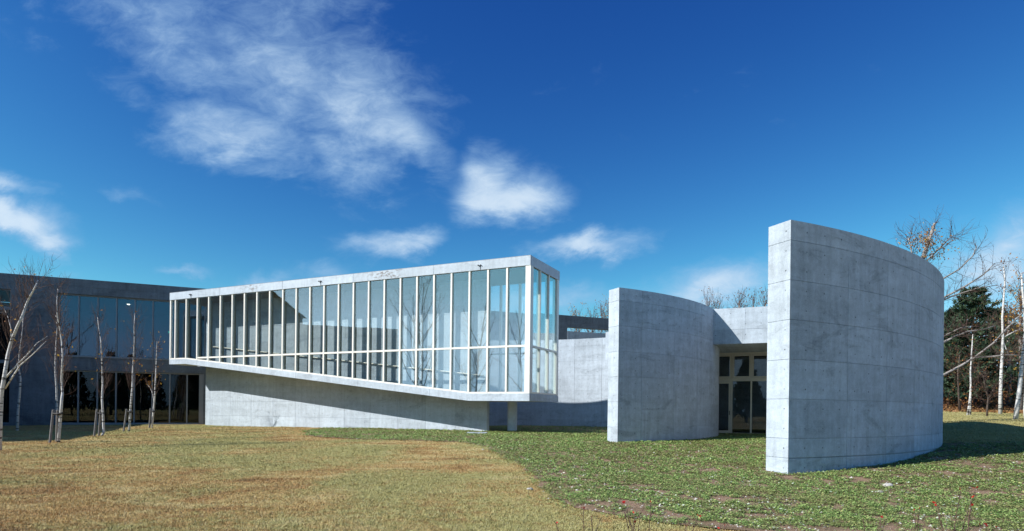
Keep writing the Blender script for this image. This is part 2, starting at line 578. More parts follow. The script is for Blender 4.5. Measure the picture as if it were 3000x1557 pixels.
def blade_mat():
    m, t, b, out = material("grass_blade")
    tc = t.new('ShaderNodeTexCoord')
    col, c = lawn_color(t, tc.outputs['Object'])
    geo = t.new('ShaderNodeNewGeometry')
    r = geo.outputs['Random Per Island']
    col2 = t.mix(t.lin(r, 0, 1, 0.0, 0.5), col, t.ramp(r, [(0.0, (0.48, 0.42, 0.23)), (0.4, (0.36, 0.255, 0.12)),
                                                   (0.7, (0.30, 0.33, 0.13)), (1.0, (0.55, 0.50, 0.34))]))
    t.l.new(col2, b.inputs['Base Color'])
    b.inputs['Roughness'].default_value = 0.8
    b.inputs['Specular IOR Level'].default_value = 0.1
    return m


def soil_mat():
    m, t, b, out = material("planting_soil")
    tc = t.new('ShaderNodeTexCoord')
    o = tc.outputs['Object']
    a = t.noise(o, 1.3, 5, 0.6)
    f = t.noise(o, 26.0, 5, 0.7)
    col = t.mix(t.lin(f, 0.3, 0.7), (0.17, 0.105, 0.065), (0.38, 0.27, 0.19))
    col = t.mix(t.step(a, 0.45, 0.65, 0.0, 0.6), col, (0.10, 0.085, 0.04))
    t.l.new(col, b.inputs['Base Color'])
    b.inputs['Roughness'].default_value = 0.95
    b.inputs['Specular IOR Level'].default_value = 0.05
    bump(t, b, f, 0.9, 0.03)
    return m


def leaf_mat(name, stops, trans=0.25, patch=None):
    m, t, b, out = material(name)
    geo = t.new('ShaderNodeNewGeometry')
    col = t.ramp(geo.outputs['Random Per Island'], stops)
    if patch:
        tc = t.new('ShaderNodeTexCoord')
        n = t.noise(tc.outputs['Object'], 0.7, 6, 0.7, 0.5)
        col = t.mix(t.step(n, 0.44, 0.66, 0.0, 0.8), col, patch)
    t.l.new(col, b.inputs['Base Color'])
    b.inputs['Roughness'].default_value = 0.6
    b.inputs['Specular IOR Level'].default_value = 0.2
    tl = t.new('ShaderNodeBsdfTranslucent')
    t.l.new(col, tl.inputs['Color'])
    mx = t.new('ShaderNodeMixShader')
    mx.inputs[0].default_value = trans
    t.l.new(b.outputs[0], mx.inputs[1])
    t.l.new(tl.outputs[0], mx.inputs[2])
    t.l.new(mx.outputs[0], out.inputs['Surface'])
    return m


MAT_LAWN, MAT_BLADE, MAT_SOIL = lawn_mat(), blade_mat(), soil_mat()
MAT_COVER = leaf_mat("ground_cover_leaf", [(0.0, (0.11, 0.20, 0.055)), (0.40, (0.21, 0.33, 0.095)),
                                           (0.8, (0.31, 0.42, 0.14)), (1.0, (0.46, 0.40, 0.17))], 0.15,
                     patch=(0.23, 0.24, 0.09))
MAT_PALE = leaf_mat("pale_leaf", [(0.0, (0.55, 0.60, 0.50)), (0.5, (0.42, 0.50, 0.36)), (1.0, (0.66, 0.64, 0.55))], 0.1)
MAT_ORANGE = leaf_mat("autumn_leaf", [(0.0, (0.24, 0.085, 0.018)), (0.5, (0.42, 0.20, 0.03)), (1.0, (0.52, 0.34, 0.06))], 0.3)
MAT_RUST = leaf_mat("rust_leaf", [(0.0, (0.085, 0.040, 0.022)), (0.5, (0.19, 0.075, 0.028)), (1.0, (0.27, 0.15, 0.05))], 0.2)
MAT_RED = leaf_mat("red_leaf", [(0.0, (0.36, 0.012, 0.02)), (1.0, (0.60, 0.045, 0.035))], 0.35)
MAT_PINE = leaf_mat("pine_needle", [(0.0, (0.016, 0.036, 0.022)), (0.6, (0.034, 0.066, 0.036)), (1.0, (0.065, 0.10, 0.045))], 0.1)
MAT_LITTER = leaf_mat("fallen_leaf", [(0.0, (0.11, 0.05, 0.022)), (0.6, (0.24, 0.115, 0.042)), (1.0, (0.33, 0.21, 0.085))], 0.1)


def bark_mat(name, light, dark, amount=0.5):
    m, t, b, out = material(name)
    tc = t.new('ShaderNodeTexCoord')
    o = tc.outputs['Object']
    ring = t.noise(t.mapping(o, (1.2, 1.2, 9.0)), 1.5, 3, 0.55, 0.2)
    n = t.noise(o, 9.0, 5, 0.65)
    col = t.mix(t.lin(n, 0.3, 0.75), light, tuple(x * 0.72 for x in light))
    col = t.mix(t.step(ring, 0.60 - 0.1 * amount, 0.66 - 0.1 * amount), col, dark)
    t.l.new(col, b.inputs['Base Color'])
    b.inputs['Roughness'].default_value = 0.8
    bump(t, b, t.math('ADD', n, ring), 0.4, 0.01)
    return m


MAT_BIRCH = bark_mat("birch_bark", (0.60, 0.59, 0.57), (0.05, 0.042, 0.038), 0.35)
MAT_LIMB = bark_mat("grey_birch_bark", (0.33, 0.30, 0.275), (0.07, 0.06, 0.055), 0.6)
MAT_TWIG = bark_mat("twig_bark", (0.115, 0.07, 0.055), (0.05, 0.03, 0.026), 0.4)
MAT_TWIG_GREY = bark_mat("grey_limb_bark", (0.30, 0.26, 0.23), (0.06, 0.05, 0.045), 0.4)
MAT_TRUNK = bark_mat("brown_bark", (0.10, 0.075, 0.06), (0.035, 0.028, 0.024), 0.4)

# ------------------------------------------------------------------ the ground
GP = np.array([  # x, y, height relative to the eye
    (0, -8, -1.62), (-6, 3, -1.60), (8, 3, -1.60), (0, 8, -1.56), (-8, 9, -1.56), (10, 9, -1.52), (18, 10, -1.45),
    (6.3, 14, -1.43), (-12, 16, -1.50), (0, 17, -1.34), (14.7, 21, -0.95), (3.8, 22, -1.15), (-16, 22, -1.40),
    (-8, 26, -1.22), (-1.2, 30.8, -1.11), (-9.5, 34.7, -1.16), (-19.6, 39.5, -1.24), (-28, 39, -1.32), (-22, 30, -1.34),
    (11, 29, -1.06), (4, 37, -1.02), (21, 25, -0.72), (24, 31, -0.36), (30, 38, 0.0), (25, 40, 0.08), (38, 42, 0.1),
    (30, 20, -1.05), (36, 50, 0.75), (24, 50, 0.75), (30, 60, 2.6), (45, 60, 2.8), (20, 62, 2.4), (35, 80, 5.5), (10, 75, 2.5),
    (-10, 70, -0.6), (-45, 45, -1.4), (-45, 10, -1.6), (-30, -20, -1.7), (30, -20, -1.7), (55, 20, -0.6), (60, 60, 3.0),
    (0, -45, -1.7), (-70, -30, -1.7), (70, -30, -1.5), (-70, 80, -0.8), (0, 100, 4.0), (70, 100, 6.0)], dtype=float)


def tps_kernel(d2):
    return np.where(d2 > 0, d2 * np.log(np.maximum(d2, 1e-12)), 0.0) * 0.5


_n = len(GP)
_d2 = ((GP[:, None, :2] - GP[None, :, :2]) ** 2).sum(-1)
_A = np.zeros((_n + 3, _n + 3))
_A[:_n, :_n] = tps_kernel(_d2) + 0.8 * np.eye(_n)
_A[:_n, _n] = 1; _A[:_n, _n + 1:] = GP[:, :2]
_A[_n, :_n] = 1; _A[_n + 1:, :_n] = GP[:, :2].T
_S = np.linalg.solve(_A, np.r_[GP[:, 2], 0, 0, 0])


def ground(x, y):
    """height of the ground in world metres"""
    x = np.asarray(x, float); y = np.asarray(y, float)
    sh = x.shape
    xf = np.clip(x.ravel(), -75, 75); yf = np.clip(y.ravel(), -48, 104)
    z = np.zeros(xf.size)
    for i in range(0, xf.size, 40000):
        s = slice(i, i + 40000)
        d2 = (xf[s, None] - GP[None, :, 0]) ** 2 + (yf[s, None] - GP[None, :, 1]) ** 2
        z[s] = tps_kernel(d2) @ _S[:_n] + _S[_n] + _S[_n + 1] * xf[s] + _S[_n + 2] * yf[s]
    # gentle unevenness of a rolled lawn
    z += 0.022 * np.sin(xf * 0.9 + 1.3 * np.sin(yf * 0.35)) * np.sin(yf * 0.7 + 0.8 * np.sin(xf * 0.4))
    z += 0.010 * np.sin(xf * 2.3 + 2.0 * np.sin(yf * 1.1)) * np.sin(yf * 1.9 + 1.5 * np.sin(xf * 0.8))
    return (np.clip(z, -1.9, 9.0) + EYE).reshape(sh)


def g1(x, y):
    return float(ground(np.array([x]), np.array([y]))[0])


def sheet(name, xs, ys, mat, lift=0.0, parent=None):
    X, Y = np.meshgrid(xs, ys)
    Z = ground(X, Y) + lift
    nx, ny = len(xs), len(ys)
    v = np.stack([X, Y, Z], -1).reshape(-1, 3)
    idx = np.arange(nx * ny).reshape(ny, nx)
    q = np.stack([idx[:-1, :-1], idx[:-1, 1:], idx[1:, 1:], idx[1:, :-1]], -1).reshape(-1, 4)
    me = bpy.data.meshes.new(name)
    me.from_pydata(v.tolist(), [], q.tolist())
    me.polygons.foreach_set("use_smooth", [True] * len(me.polygons))
    return link(name, me, mat, parent)


gx = np.r_[-900, -400, -200, -120, -90, np.arange(-75, -40, 3), np.arange(-40, 46, 0.5), np.arange(48, 76, 3), 90, 120, 200, 400, 900]
gy = np.r_[-900, -400, -200, -100, -70, np.arange(-48, 4, 3), np.arange(4, 62, 0.5), np.arange(64, 105, 3), 130, 200, 400, 900]
tag(sheet("lawn", gx, gy, MAT_LAWN), "short dry brown and green lawn in front of the buildings", kind="structure")

XB_Y = [7.4, 8.2, 8.5, 9.3, 10.0, 10.7, 12.3, 14.9, 16.3, 20.5, 22.4, 23.2, 23.9, 26.0, 30.8, 36.0]
XB_X = [4.5, 2.9, 1.94, 1.27, 0.9, 0.69, 0.6, 0.34, 0.0, -0.9, -1.8, -3.4, -5.6, -8.6, -10.3, -10.5]


def bed_edge(y):
    return np.interp(y, XB_Y, XB_X)


def bed_end(x):
    """far limit of the planting at the right of the tall wall"""
    return np.where(x > 12.5, 19.5 + (x - 12.5) * 0.25, 39.0)


bv, bf, rows = [], [], []
for y in np.arange(7.6, 37.0, 0.4):
    x0 = float(bed_edge(y)) + 0.08 * math.sin(y * 5.1) + 0.05 * math.sin(y * 13.0)
    xs = np.linspace(x0, 30.0, 76)
    z = ground(xs, np.full_like(xs, y)) + 0.015
    rows.append(len(bv))
    bv += [(a, y, c) for a, c in zip(xs, z)]
for r in range(len(rows) - 1):
    for i in range(75):
        if bv[rows[r] + i][1] > float(bed_end(np.array(bv[rows[r] + i][0]))) + 0.4: continue
        a, b_ = rows[r] + i, rows[r + 1] + i
        bf.append((a, a + 1, b_ + 1, b_))
bed = mesh("planting_bed", bv, bf, MAT_SOIL, smooth=True)
tag(bed, "brown soil of the planting bed round the curved walls", kind="structure")

# leaf-littered bank at the right rear
bank = sheet("leafy_bank", np.arange(16, 70, 1.0), np.r_[np.arange(43.5, 70, 1.0)], MAT_RUST if False else
             plain("leaf_litter", (0.15, 0.085, 0.042), 0.95, 0.5, 3.0, bumpy=0.6), 0.03)
tag(bank, "rust-brown bank of fallen leaves under the trees at right", kind="structure")

# ------------------------------------------------------------------ curved walls
TOP = 4.365


def arc_point(c, r, a, z):
    return Vector((c[0] + r * math.cos(a), c[1] + r * math.sin(a), z + EYE))


def arc_solid(name, c, r0, r1, a0, a1, z0, z1, mat, parent, n=64, sgn=1):
    v, f, uv = [], [], []
    for i in range(n + 1):
        a = a0 + (a1 - a0) * i / n
        for r, z in ((r0, z0), (r1, z0), (r1, z1), (r0, z1)):
            v.append(arc_point(c, r, a, z)); uv.append(((a - a0) * r1, z - 0.31))
    for i in range(n):
        b0, b1 = 4 * i, 4 * i + 4
        for k in range(4):
            j = (k + 1) % 4
            f.append((b0 + k, b1 + k, b1 + j, b0 + j))
    f += [(0, 1, 2, 3), (4 * n + 3, 4 * n + 2, 4 * n + 1, 4 * n)]
    return mesh(name, v, f, mat, parent, uv)


def arc_panel(c, r_face, depth, a0, a1, z0, z1, aref, mat, parent, segs=8):
    """curved formwork panel; depth>0 lies behind the face"""
    v, f, uv, nr = [], [], [], []
    out = 1.0 if depth > 0 else -1.0
    rb = r_face - depth
    for i in range(segs + 1):
        a = a0 + (a1 - a0) * i / segs
        for z in (z0, z1):
            v.append(arc_point(c, r_face, a, z)); uv.append(((a - aref) * r_face, z - 0.31))
            nr.append((out * math.cos(a), out * math.sin(a), 0))
    for i in range(segs):
        f.append((2 * i, 2 * i + 2, 2 * i + 3, 2 * i + 1))
    o = len(v)
    for i in range(segs + 1):
        a = a0 + (a1 - a0) * i / segs
        for z in (z0, z1):
            for r in (rb, r_face):
                v.append(arc_point(c, r, a, z)); uv.append(((a - aref) * r_face, z - 0.31))
                nr.append((0, 0, 1 if z == z1 else -1))
    for i in range(segs):
        b = o + 4 * i
        f.append((b, b + 1, b + 5, b + 4)); f.append((b + 2, b + 6, b + 7, b + 3))
    e = len(v)
    for a, s in ((a0, -1), (a1, 1)):
        for r, z in ((rb, z0), (r_face, z0), (r_face, z1), (rb, z1)):
            v.append(arc_point(c, r, a, z)); uv.append(((a - aref) * r_face, z - 0.31))
            nr.append((-s * math.sin(a), s * math.cos(a), 0))
    f += [(e, e + 1, e + 2, e + 3), (e + 7, e + 6, e + 5, e + 4)]
    ob = mesh("panel", v, f, mat, parent, uv, smooth=True)
    ob.data.normals_split_custom_set_from_vertices(nr)
    return ob


def arc_clad(c, r, depth, a0, a1, z0, z1, first, mat, parent, levels, du=1.8):
    s1 = abs(a1 - a0) * r
    cuts = [0.0] + [x for x in (first + du * k for k in range(60)) if 0.1 < x < s1 - 0.1] + [s1]
    zs = [z0] + [z for z in levels if z0 + 0.1 < z < z1 - 0.05] + [z1]
    g = GAP / 2
    sg = 1 if a1 > a0 else -1
    for zi in range(len(zs) - 1):
        for i in range(len(cuts) - 1):
            b0 = cuts[i] + (0.0055 if i else 0); b1 = cuts[i + 1] - (0.0055 if i < len(cuts) - 2 else 0)
            arc_panel(c, r, depth, a0 + sg * b0 / r, a0 + sg * b1 / r,
                      zs[zi] + ((0.012 if zs[zi] == -1.035 else g) if zi else 0),
                      zs[zi + 1] - ((0.012 if zs[zi + 1] == -1.035 else g) if zi < len(zs) - 2 else 0), a0 + sg * first / r, mat, parent)


def end_face(c, r0, r1, a, levels, z0, z1, mat, parent):
    """flat panels across the thickness of a curved wall at angle a (facing against the turning sense)"""
    d = Vector((math.cos(a), math.sin(a)))
    nrm = Vector((math.sin(a), -math.cos(a)))
    base = Vector(c)
    fr = Frame(d, nrm, base.dot(nrm))
    u0 = base.dot(d)
    zs = [z0] + [z for z in levels if z0 + 0.1 < z < z1 - 0.05] + [z1]
    g = GAP / 2
    for i in range(len(zs) - 1):
        panel("end_panel", fr, u0 + r0, u0 + r1, zs[i] + (g if i else 0), zs[i + 1] - (g if i < len(zs) - 2 else 0),
              mat, parent, t=0.02, wf=0.02)


NEAR_C, NEAR_R, NEAR_A = (-1.31, 31.53), 19.08, math.radians(-66.57)
near = empty("curved_concrete_wall", (6.27, 14.04, g1(6.27, 14.04)),
             "tallest nearest curved concrete wall, its bright end edge facing the lawn", "wall")
NEAR_END = math.radians(-8)
lv = LEVELS + [-1.035]
lv.sort()
lv = [z for z in lv if z > -1.1]
arc_solid("core", NEAR_C, NEAR_R - 0.65, NEAR_R - 0.02, NEAR_A, NEAR_END, -2.2, TOP - 0.004, MAT_CONC, near)
arc_clad(NEAR_C, NEAR_R, 0.02, NEAR_A, NEAR_END, -2.2, TOP, 2.0, MAT_CONC_OLD, near, lv)
end_face(NEAR_C, NEAR_R - 0.65, NEAR_R, NEAR_A, lv, -2.2, TOP, MAT_CONC, near)

MID_C, MID_R, MID_A = (-1.22, 32.13), 11.33, math.radians(-63.9)
midw = empty("curved_concrete_wall", (3.76, 21.96, g1(3.76, 21.96)),
             "smaller curved concrete wall between the glass box and the tallest wall", "wall")
MID_END = math.radians(8)
arc_solid("core", MID_C, MID_R - 0.62, MID_R - 0.02, MID_A, MID_END, -2.2, TOP - 0.004, MAT_CONC, midw)
arc_clad(MID_C, MID_R, 0.02, MID_A, MID_END, -2.2, TOP, 1.05, MAT_CONC_OLD, midw, LEVELS)
end_face(MID_C, MID_R - 0.62, MID_R, MID_A, LEVELS, -2.2, TOP, MAT_CONC, midw)

# concave wall seen past the end of the glass box
LIT_C, LIT_R = (-1.40, 27.30), 12.0
litw = empty("concave_concrete_wall", (4.2, 37.9, g1(4.2, 37.9)),
             "sunlit concave concrete wall seen between the glass box and the smaller curved wall", "wall")
A_STEP = math.atan2(37.12 - 27.30, 5.58 - -1.40)
arc_solid("core", LIT_C, LIT_R + 0.02, LIT_R + 0.45, math.radians(112), math.radians(28), -2.2, TOP - 0.004, MAT_CONC, litw)
arc_clad(LIT_C, LIT_R, -0.02, math.radians(112), A_STEP, -2.2, TOP, 1.0, MAT_CONC, litw, LEVELS)
arc_solid("core", LIT_C, LIT_R + 0.02, LIT_R + 0.45, A_STEP, math.radians(28), TOP - 0.2, TOP + 0.32, MAT_CONC, litw, 24)
arc_clad(LIT_C, LIT_R, -0.02, A_STEP, math.radians(28), -2.2, TOP + 0.324, 0.7, MAT_CONC, litw, LEVELS)

# lintel bridging the two curved walls, with the glazed door set back below it
lint = empty("concrete_lintel", (9.5, 25.9, g1(9.5, 25.9)),
             "sunlit concrete lintel bridging the two curved walls above the glazed door", "lintel")
LU0, LU1 = -2.95, 3.6
slab("core", LINF, LU0, LU1, 2.862, TOP - 0.004, -4.3, -0.02, MAT_CONC_SMOOTH, lint)
clad(LINF, LU0, LU1, 2.86, TOP, MAT_CONC, lint, du=1.8, uoff=-1.52, levels=[3.465])

door = empty("glazed_door_screen", (11.0, 29.8, g1(11, 29.8)),
             "glazed door screen in a beige frame, set back under the concrete lintel", "door")
DB = -1.06
FW = 0.075
# u positions of the posts (left to right) on the door plane
DU = [-3.2, -2.32, -1.44, -0.56, 0.32, 1.2]
DT, DM = 2.86, 1.62
for i, u in enumerate(DU):
    slab("post", GATF, u - FW / 2, u + FW / 2, DB, DT, -0.12, 0.0, MAT_BEIGE, door)
for i in range(len(DU) - 1):
    a, b = DU[i] + FW / 2, DU[i + 1] - FW / 2
    slab("rail", GATF, a, b, DT - 0.10, DT, -0.115, -0.004, MAT_BEIGE, door)
    slab("rail", GATF, a, b, DM - 0.14, DM + 0.02, -0.115, -0.004, MAT_BEIGE, door)
    slab("sill", GATF, a, b, DB, DB + 0.06, -0.115, 0.02, MAT_BEIGE, door)
    # opening light above
    s = 0.065
    z0, z1 = DM + 0.03, DT - 0.11
    v, f, uv = [], [], []
    for rect in ((a + 0.01, a + s, z0, z1), (b - s, b - 0.01, z0, z1), (a + s, b - s, z0, z0 + s), (a + s, b - s, z1 - s, z1)):
        vv, ff, _ = prism(GATF, [(rect[0], rect[2]), (rect[1], rect[2]), (rect[1], rect[3]), (rect[0], rect[3])], -0.09, 0.012)
        o = len(v); v += vv; f += [tuple(o + k for k in q) for q in ff]
    sash = mesh("top_light", v, f, MAT_BEIGE, door)
    slab("pane", GATF, a + s, b - s, z0 + s, z1 - s, -0.045, -0.035, MAT_GLASS_DARK, sash)
    if i == 0:
        z0, z1 = DB + 0.06, DM - 0.15
        v, f = [], []
        s2 = 0.10
        for rect in ((a + 0.01, a + s2, z0, z1), (b - s2, b - 0.01, z0, z1), (a + s2, b - s2, z0, z0 + s2), (a + s2, b - s2, z1 - s2, z1)):
            vv, ff, _ = prism(GATF, [(rect[0], rect[2]), (rect[1], rect[2]), (rect[1], rect[3]), (rect[0], rect[3])], -0.09, 0.015)
            o = len(v); v += vv; f += [tuple(o + k for k in q) for q in ff]
        leaf = mesh("door_leaf", v, f, MAT_BEIGE, door)
        slab("pane", GATF, a + s2, b - s2, z0 + s2, z1 - s2, -0.045, -0.035, MAT_GLASS_DARK, leaf)
        slab("handle", GATF, b - 0.07, b - 0.04, -0.15, 0.05, 0.02, 0.06, MAT_BLACK, leaf)
    else:
        slab("pane", GATF, a, b, DB + 0.06, DM - 0.14, -0.045, -0.035, MAT_GLASS_DARK, door)
slab("concrete_threshold", GATF, DU[0] - 0.1, DU[-1] + 0.1, -1.6, DB, -0.3, 0.55, MAT_CONC_SMOOTH, door)

lobby = empty("lobby_room", (12.5, 33.0, g1(12.5, 33)), "dim concrete lobby behind the glazed door screen", "room")
slab("back_wall", GATF, DU[0] - 1.5, DU[-1] + 2.5, -1.5, 3.2, -3.2, -3.0, MAT_CONC, lobby)
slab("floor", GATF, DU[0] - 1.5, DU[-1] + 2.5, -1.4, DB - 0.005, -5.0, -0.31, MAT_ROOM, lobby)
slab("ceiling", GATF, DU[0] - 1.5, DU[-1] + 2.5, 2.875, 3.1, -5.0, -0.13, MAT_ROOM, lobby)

# ------------------------------------------------------------------ long building at the left and behind
main = empty("long_concrete_building", tuple(FACF.p(-8, 0, -1.3)),
             "long two-storey concrete building in shade at left, running on behind the glass box", "building")
HU = (-11.47, -1.2, 3.08, 7.04)         # upper window opening
HL = (-11.42, -3.13, -1.24, 2.18)       # lower window opening
HX = (-24.0, -13.88, -1.24, 7.06)       # tall window at the frame edge
SLOT = (24.8, 31.5, 6.78, 7.12)
RZ = 8.02
holes = [HU, HL, HX]
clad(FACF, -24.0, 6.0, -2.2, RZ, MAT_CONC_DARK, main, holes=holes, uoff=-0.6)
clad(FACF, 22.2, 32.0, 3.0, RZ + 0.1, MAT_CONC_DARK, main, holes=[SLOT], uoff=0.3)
# structural core behind the panels, left open where windows are
for k, (u0, u1, z0, z1) in enumerate([r for r in cut(cut(cut([(-24.0, 22.0, -2.2, RZ - 0.01)], HU), HL), HX)]):
    slab("core_wall", FACF, u0, u1, z0, z1, -0.5, -0.021, MAT_CONC_DARK, main)
for (u0, u1, z0, z1) in cut([(22.0, 32.0, -2.2, RZ + 0.09)], SLOT):
    slab("core_wall", FACF, u0, u1, z0, z1, -0.45, -0.021, MAT_CONC_DARK, main)
# thin parapet panel standing in front below the slot
slab("parapet", FACF, 24.8, 31.9, 3.0, 6.775, 0.004, 0.02, MAT_CONC, main)
slab("roof", FACF, -24.0, 22.0, 7.45, 7.6, -9.0, -0.51, MAT_ROOF, main)
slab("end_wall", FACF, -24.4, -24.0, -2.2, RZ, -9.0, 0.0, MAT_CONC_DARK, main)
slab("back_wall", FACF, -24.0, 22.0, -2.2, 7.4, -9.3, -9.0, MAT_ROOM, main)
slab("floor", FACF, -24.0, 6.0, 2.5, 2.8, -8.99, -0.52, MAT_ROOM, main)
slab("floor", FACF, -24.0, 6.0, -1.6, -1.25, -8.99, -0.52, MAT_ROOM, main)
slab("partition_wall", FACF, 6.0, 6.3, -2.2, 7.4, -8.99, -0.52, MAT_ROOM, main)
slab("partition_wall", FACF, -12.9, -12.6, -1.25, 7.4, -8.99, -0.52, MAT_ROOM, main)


def window(fr, hole, us, parent, mat_frame, depth=0.16, mw=0.075, back=-0.28, transoms=(), gmat=None):
    u0, u1, z0, z1 = hole
    v, f = [], []
    t = 0.07
    for rect in ((u0, u0 + t, z0, z1), (u1 - t, u1, z0, z1), (u0 + t, u1 - t, z0, z0 + t), (u0 + t, u1 - t, z1 - t, z1)):
        vv, ff, _ = prism(fr, [(rect[0], rect[2]), (rect[1], rect[2]), (rect[1], rect[3]), (rect[0], rect[3])], back - depth / 2, back + depth / 2)
        o = len(v); v += vv; f += [tuple(o + k for k in q) for q in ff]
    frame = mesh("window_frame", v, f, mat_frame, parent)
    cuts = [u0 + t] + [u for u in us if u0 + t < u < u1 - t] + [u1 - t]
    for u in cuts[1:-1]:
        slab("mullion", fr, u - mw / 2, u + mw / 2, z0 + t, z1 - t, back - depth / 2, back + depth / 2 + 0.03, mat_frame, frame)
    zc = [z0 + t] + list(transoms) + [z1 - t]
    for i in range(len(cuts) - 1):
        a = cuts[i] + (mw / 2 if i else 0)
        b = cuts[i + 1] - (mw / 2 if i < len(cuts) - 2 else 0)
        for zt in transoms:
            slab("transom", fr, a, b, zt - 0.1, zt + 0.1, back - depth / 2 + 0.01, back + depth / 2, mat_frame, frame)
        for j in range(len(zc) - 1):
            slab("pane", fr, a, b, zc[j] + (0.1 if j else 0), zc[j + 1] - (0.1 if j < len(zc) - 2 else 0), back - 0.012, back, gmat or MAT_GLASS_DARK, frame)
    return frame


window(FACF, HU, [-10.39 + 1.04 * k for k in range(10)], main, MAT_ALU_GREY, gmat=MAT_GLASS_SKY)
window(FACF, HL, [-10.37 + 1.035 * k for k in range(7)], main, MAT_ALU_GREY)
slab("corner_post", FACF, -3.42, -3.14, -1.24, 2.175, -0.18, -0.06, MAT_ALU_GREY, main)
window(FACF, HX, [-15.0, -16.1, -17.2, -18.3, -19.4, -20.5], main, MAT_ALU_GREY, transoms=(5.9, 2.6))
slab("window_sill", FACF, HU[0], -4.6, 3.02, 3.10, -0.14, 0.05, MAT_ALU_GREY, main)
slab("window_sill", FACF, HL[0], -3.43, -1.30, -1.235, -0.14, 0.06, MAT_ALU_GREY, main)

# lit fittings seen through the upper windows
m, t, b, out = material("lamp_glow")
b.inputs['Emission Color'].default_value = (1.0, 0.86, 0.62, 1)
b.inputs['Emission Strength'].default_value = 6.0
MAT_LAMP = m
m, t, b, out = material("exit_glow")
b.inputs['Base Color'].default_value = (0.02, 0.3, 0.15, 1)
b.inputs['Emission Color'].default_value = (0.05, 0.9, 0.45, 1)
b.inputs['Emission Strength'].default_value = 0.5
MAT_EXIT = m
lamp = empty("ceiling_lamp", tuple(FACF.p(-8.6, -3.0, 7.2)), "small round ceiling lamp glowing behind the upper windows", "lamp")


def disc(fr, u, wv, z, r, h, name, mat, parent, n=20):
    v = []
    c = fr.p(u, wv, z)
    for zz in (0, h):
        for i in range(n):
            a = 2 * math.pi * i / n
            v.append(c + Vector((r * math.cos(a), r * math.sin(a), zz)))
    f = [tuple(range(n)), tuple(range(2 * n - 1, n - 1, -1))] + [(i, (i + 1) % n, n + (i + 1) % n, n + i) for i in range(n)]
    return mesh(name, v, f, mat, parent)


disc(FACF, -8.1, -3.0, 7.0, 0.09, 0.03, "diffuser", MAT_LAMP, lamp)
disc(FACF, -8.1, -3.0, 7.03, 0.17, 0.06, "housing", MAT_ALU, lamp)
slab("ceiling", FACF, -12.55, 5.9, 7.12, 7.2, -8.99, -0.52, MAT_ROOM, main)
ex = empty("exit_sign", tuple(FACF.p(-5.9, -6.0, 5.3)), "small green lit exit sign inside the upper windows", "sign")
slab("sign_face", FACF, -5.98, -5.72, 5.48, 5.60, -6.0, -5.98, MAT_EXIT, ex)
slab("housing", FACF, -6.0, -5.70, 5.46, 5.62, -6.10, -6.001, MAT_ALU, ex)

# wing that closes the court at the left (its shadow lies across the lawn, its image in the glass)
WINGF = Frame((-0.3856, 0.9227), (0.9227, 0.3856), -18.46)
wing = empty("court_wing", tuple(WINGF.p(27, 0, -1.3)), "lower concrete wing mirrored as a dark mass in the glass box", "building")
WZ = 7.15
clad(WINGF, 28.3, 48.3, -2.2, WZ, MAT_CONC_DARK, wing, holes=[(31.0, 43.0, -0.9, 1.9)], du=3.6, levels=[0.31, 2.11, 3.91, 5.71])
for (u0, u1, z0, z1) in cut([(28.3, 48.3, -2.2, WZ - 0.01)], (31.0, 43.0, -0.9, 1.9)):
    slab("core_wall", WINGF, u0, u1, z0, z1, -8.0, -0.021, MAT_CONC_DARK, wing)
window(WINGF, (31.0, 43.0, -0.9, 1.9), [31 + 1.5 * k for k in range(1, 8)], wing, MAT_ALU_GREY)

# gabled hall further off, known from its reflection
hall = empty("gabled_hall", (-60, 22, g1(-60, 22)), "tall gabled hall mirrored at the left end of the glass box", "building")
HALF = Frame((0.86, 0.51), (0.51, -0.86), -47.0)
v, f, uv = prism(HALF, [(-60, -2), (-29.5, -2), (-29.5, 14.2), (-60, 14.2)], -12.0, 0.0)
mesh("wall", v, f, MAT_CONC_DARK, hall, uv)
rv = [HALF.p(-60.5, 0.6, 14.1), HALF.p(-29, 0.6, 14.1), HALF.p(-29, -6, 18.0), HALF.p(-60.5, -6, 18.0), HALF.p(-29, -12.6, 14.1), HALF.p(-60.5, -12.6, 14.1)]
mesh("roof", rv, [(0, 1, 2, 3), (3, 2, 4, 5), (0, 3, 5), (1, 4, 2), (0, 5, 4, 1)], MAT_ROOF, hall)

# ------------------------------------------------------------------ the wall that carries the glass box
WALLW = -1.66
ramp = empty("long_ramp_wall", tuple(BOXF.p(-24, WALLW, -1.2)),
             "long sunlit concrete wall below the glass box and rising inside it", "wall")
WU0, WU1 = -34.55, -14.32
WF = Frame((0.9037, -0.4282), (-0.4282, -0.9037), -25.64 + WALLW)
clad(WF, WU0, WU1, -2.2, 6.5, MAT_CONC, ramp, uoff=-34.12 + 0.0)
slab("core", WF, WU0, WU1, -2.2, 6.495, -0.28, -0.021, MAT_CONC, ramp)

colm = empty("round_column", (0.02, 31.2, g1(0.02, 31.2)), "round concrete column under the near end of the glass box", "column")
cv, cf, n = [], [], 32
for z in (-1.6, 0.39):
    for i in range(n):
        a = 2 * math.pi * i / n
        cv.append((0.02 + 0.245 * math.cos(a), 31.2 + 0.245 * math.sin(a), z + EYE))
cf = [(i, (i + 1) % n, n + (i + 1) % n, n + i) for i in range(n)]
mesh("shaft", cv, cf, MAT_CONC_SMOOTH, colm, smooth=True)
cv = []
for z in (0.375, 0.392):
    for i in range(n):
        a = 2 * math.pi * i / n
        cv.append((0.02 + 0.26 * math.cos(a), 31.2 + 0.26 * math.sin(a), z + EYE))
mesh("collar", cv, [(i, (i + 1) % n, n + (i + 1) % n, n + i) for i in range(n)] + [tuple(range(n))], MAT_CONC_SMOOTH, colm)

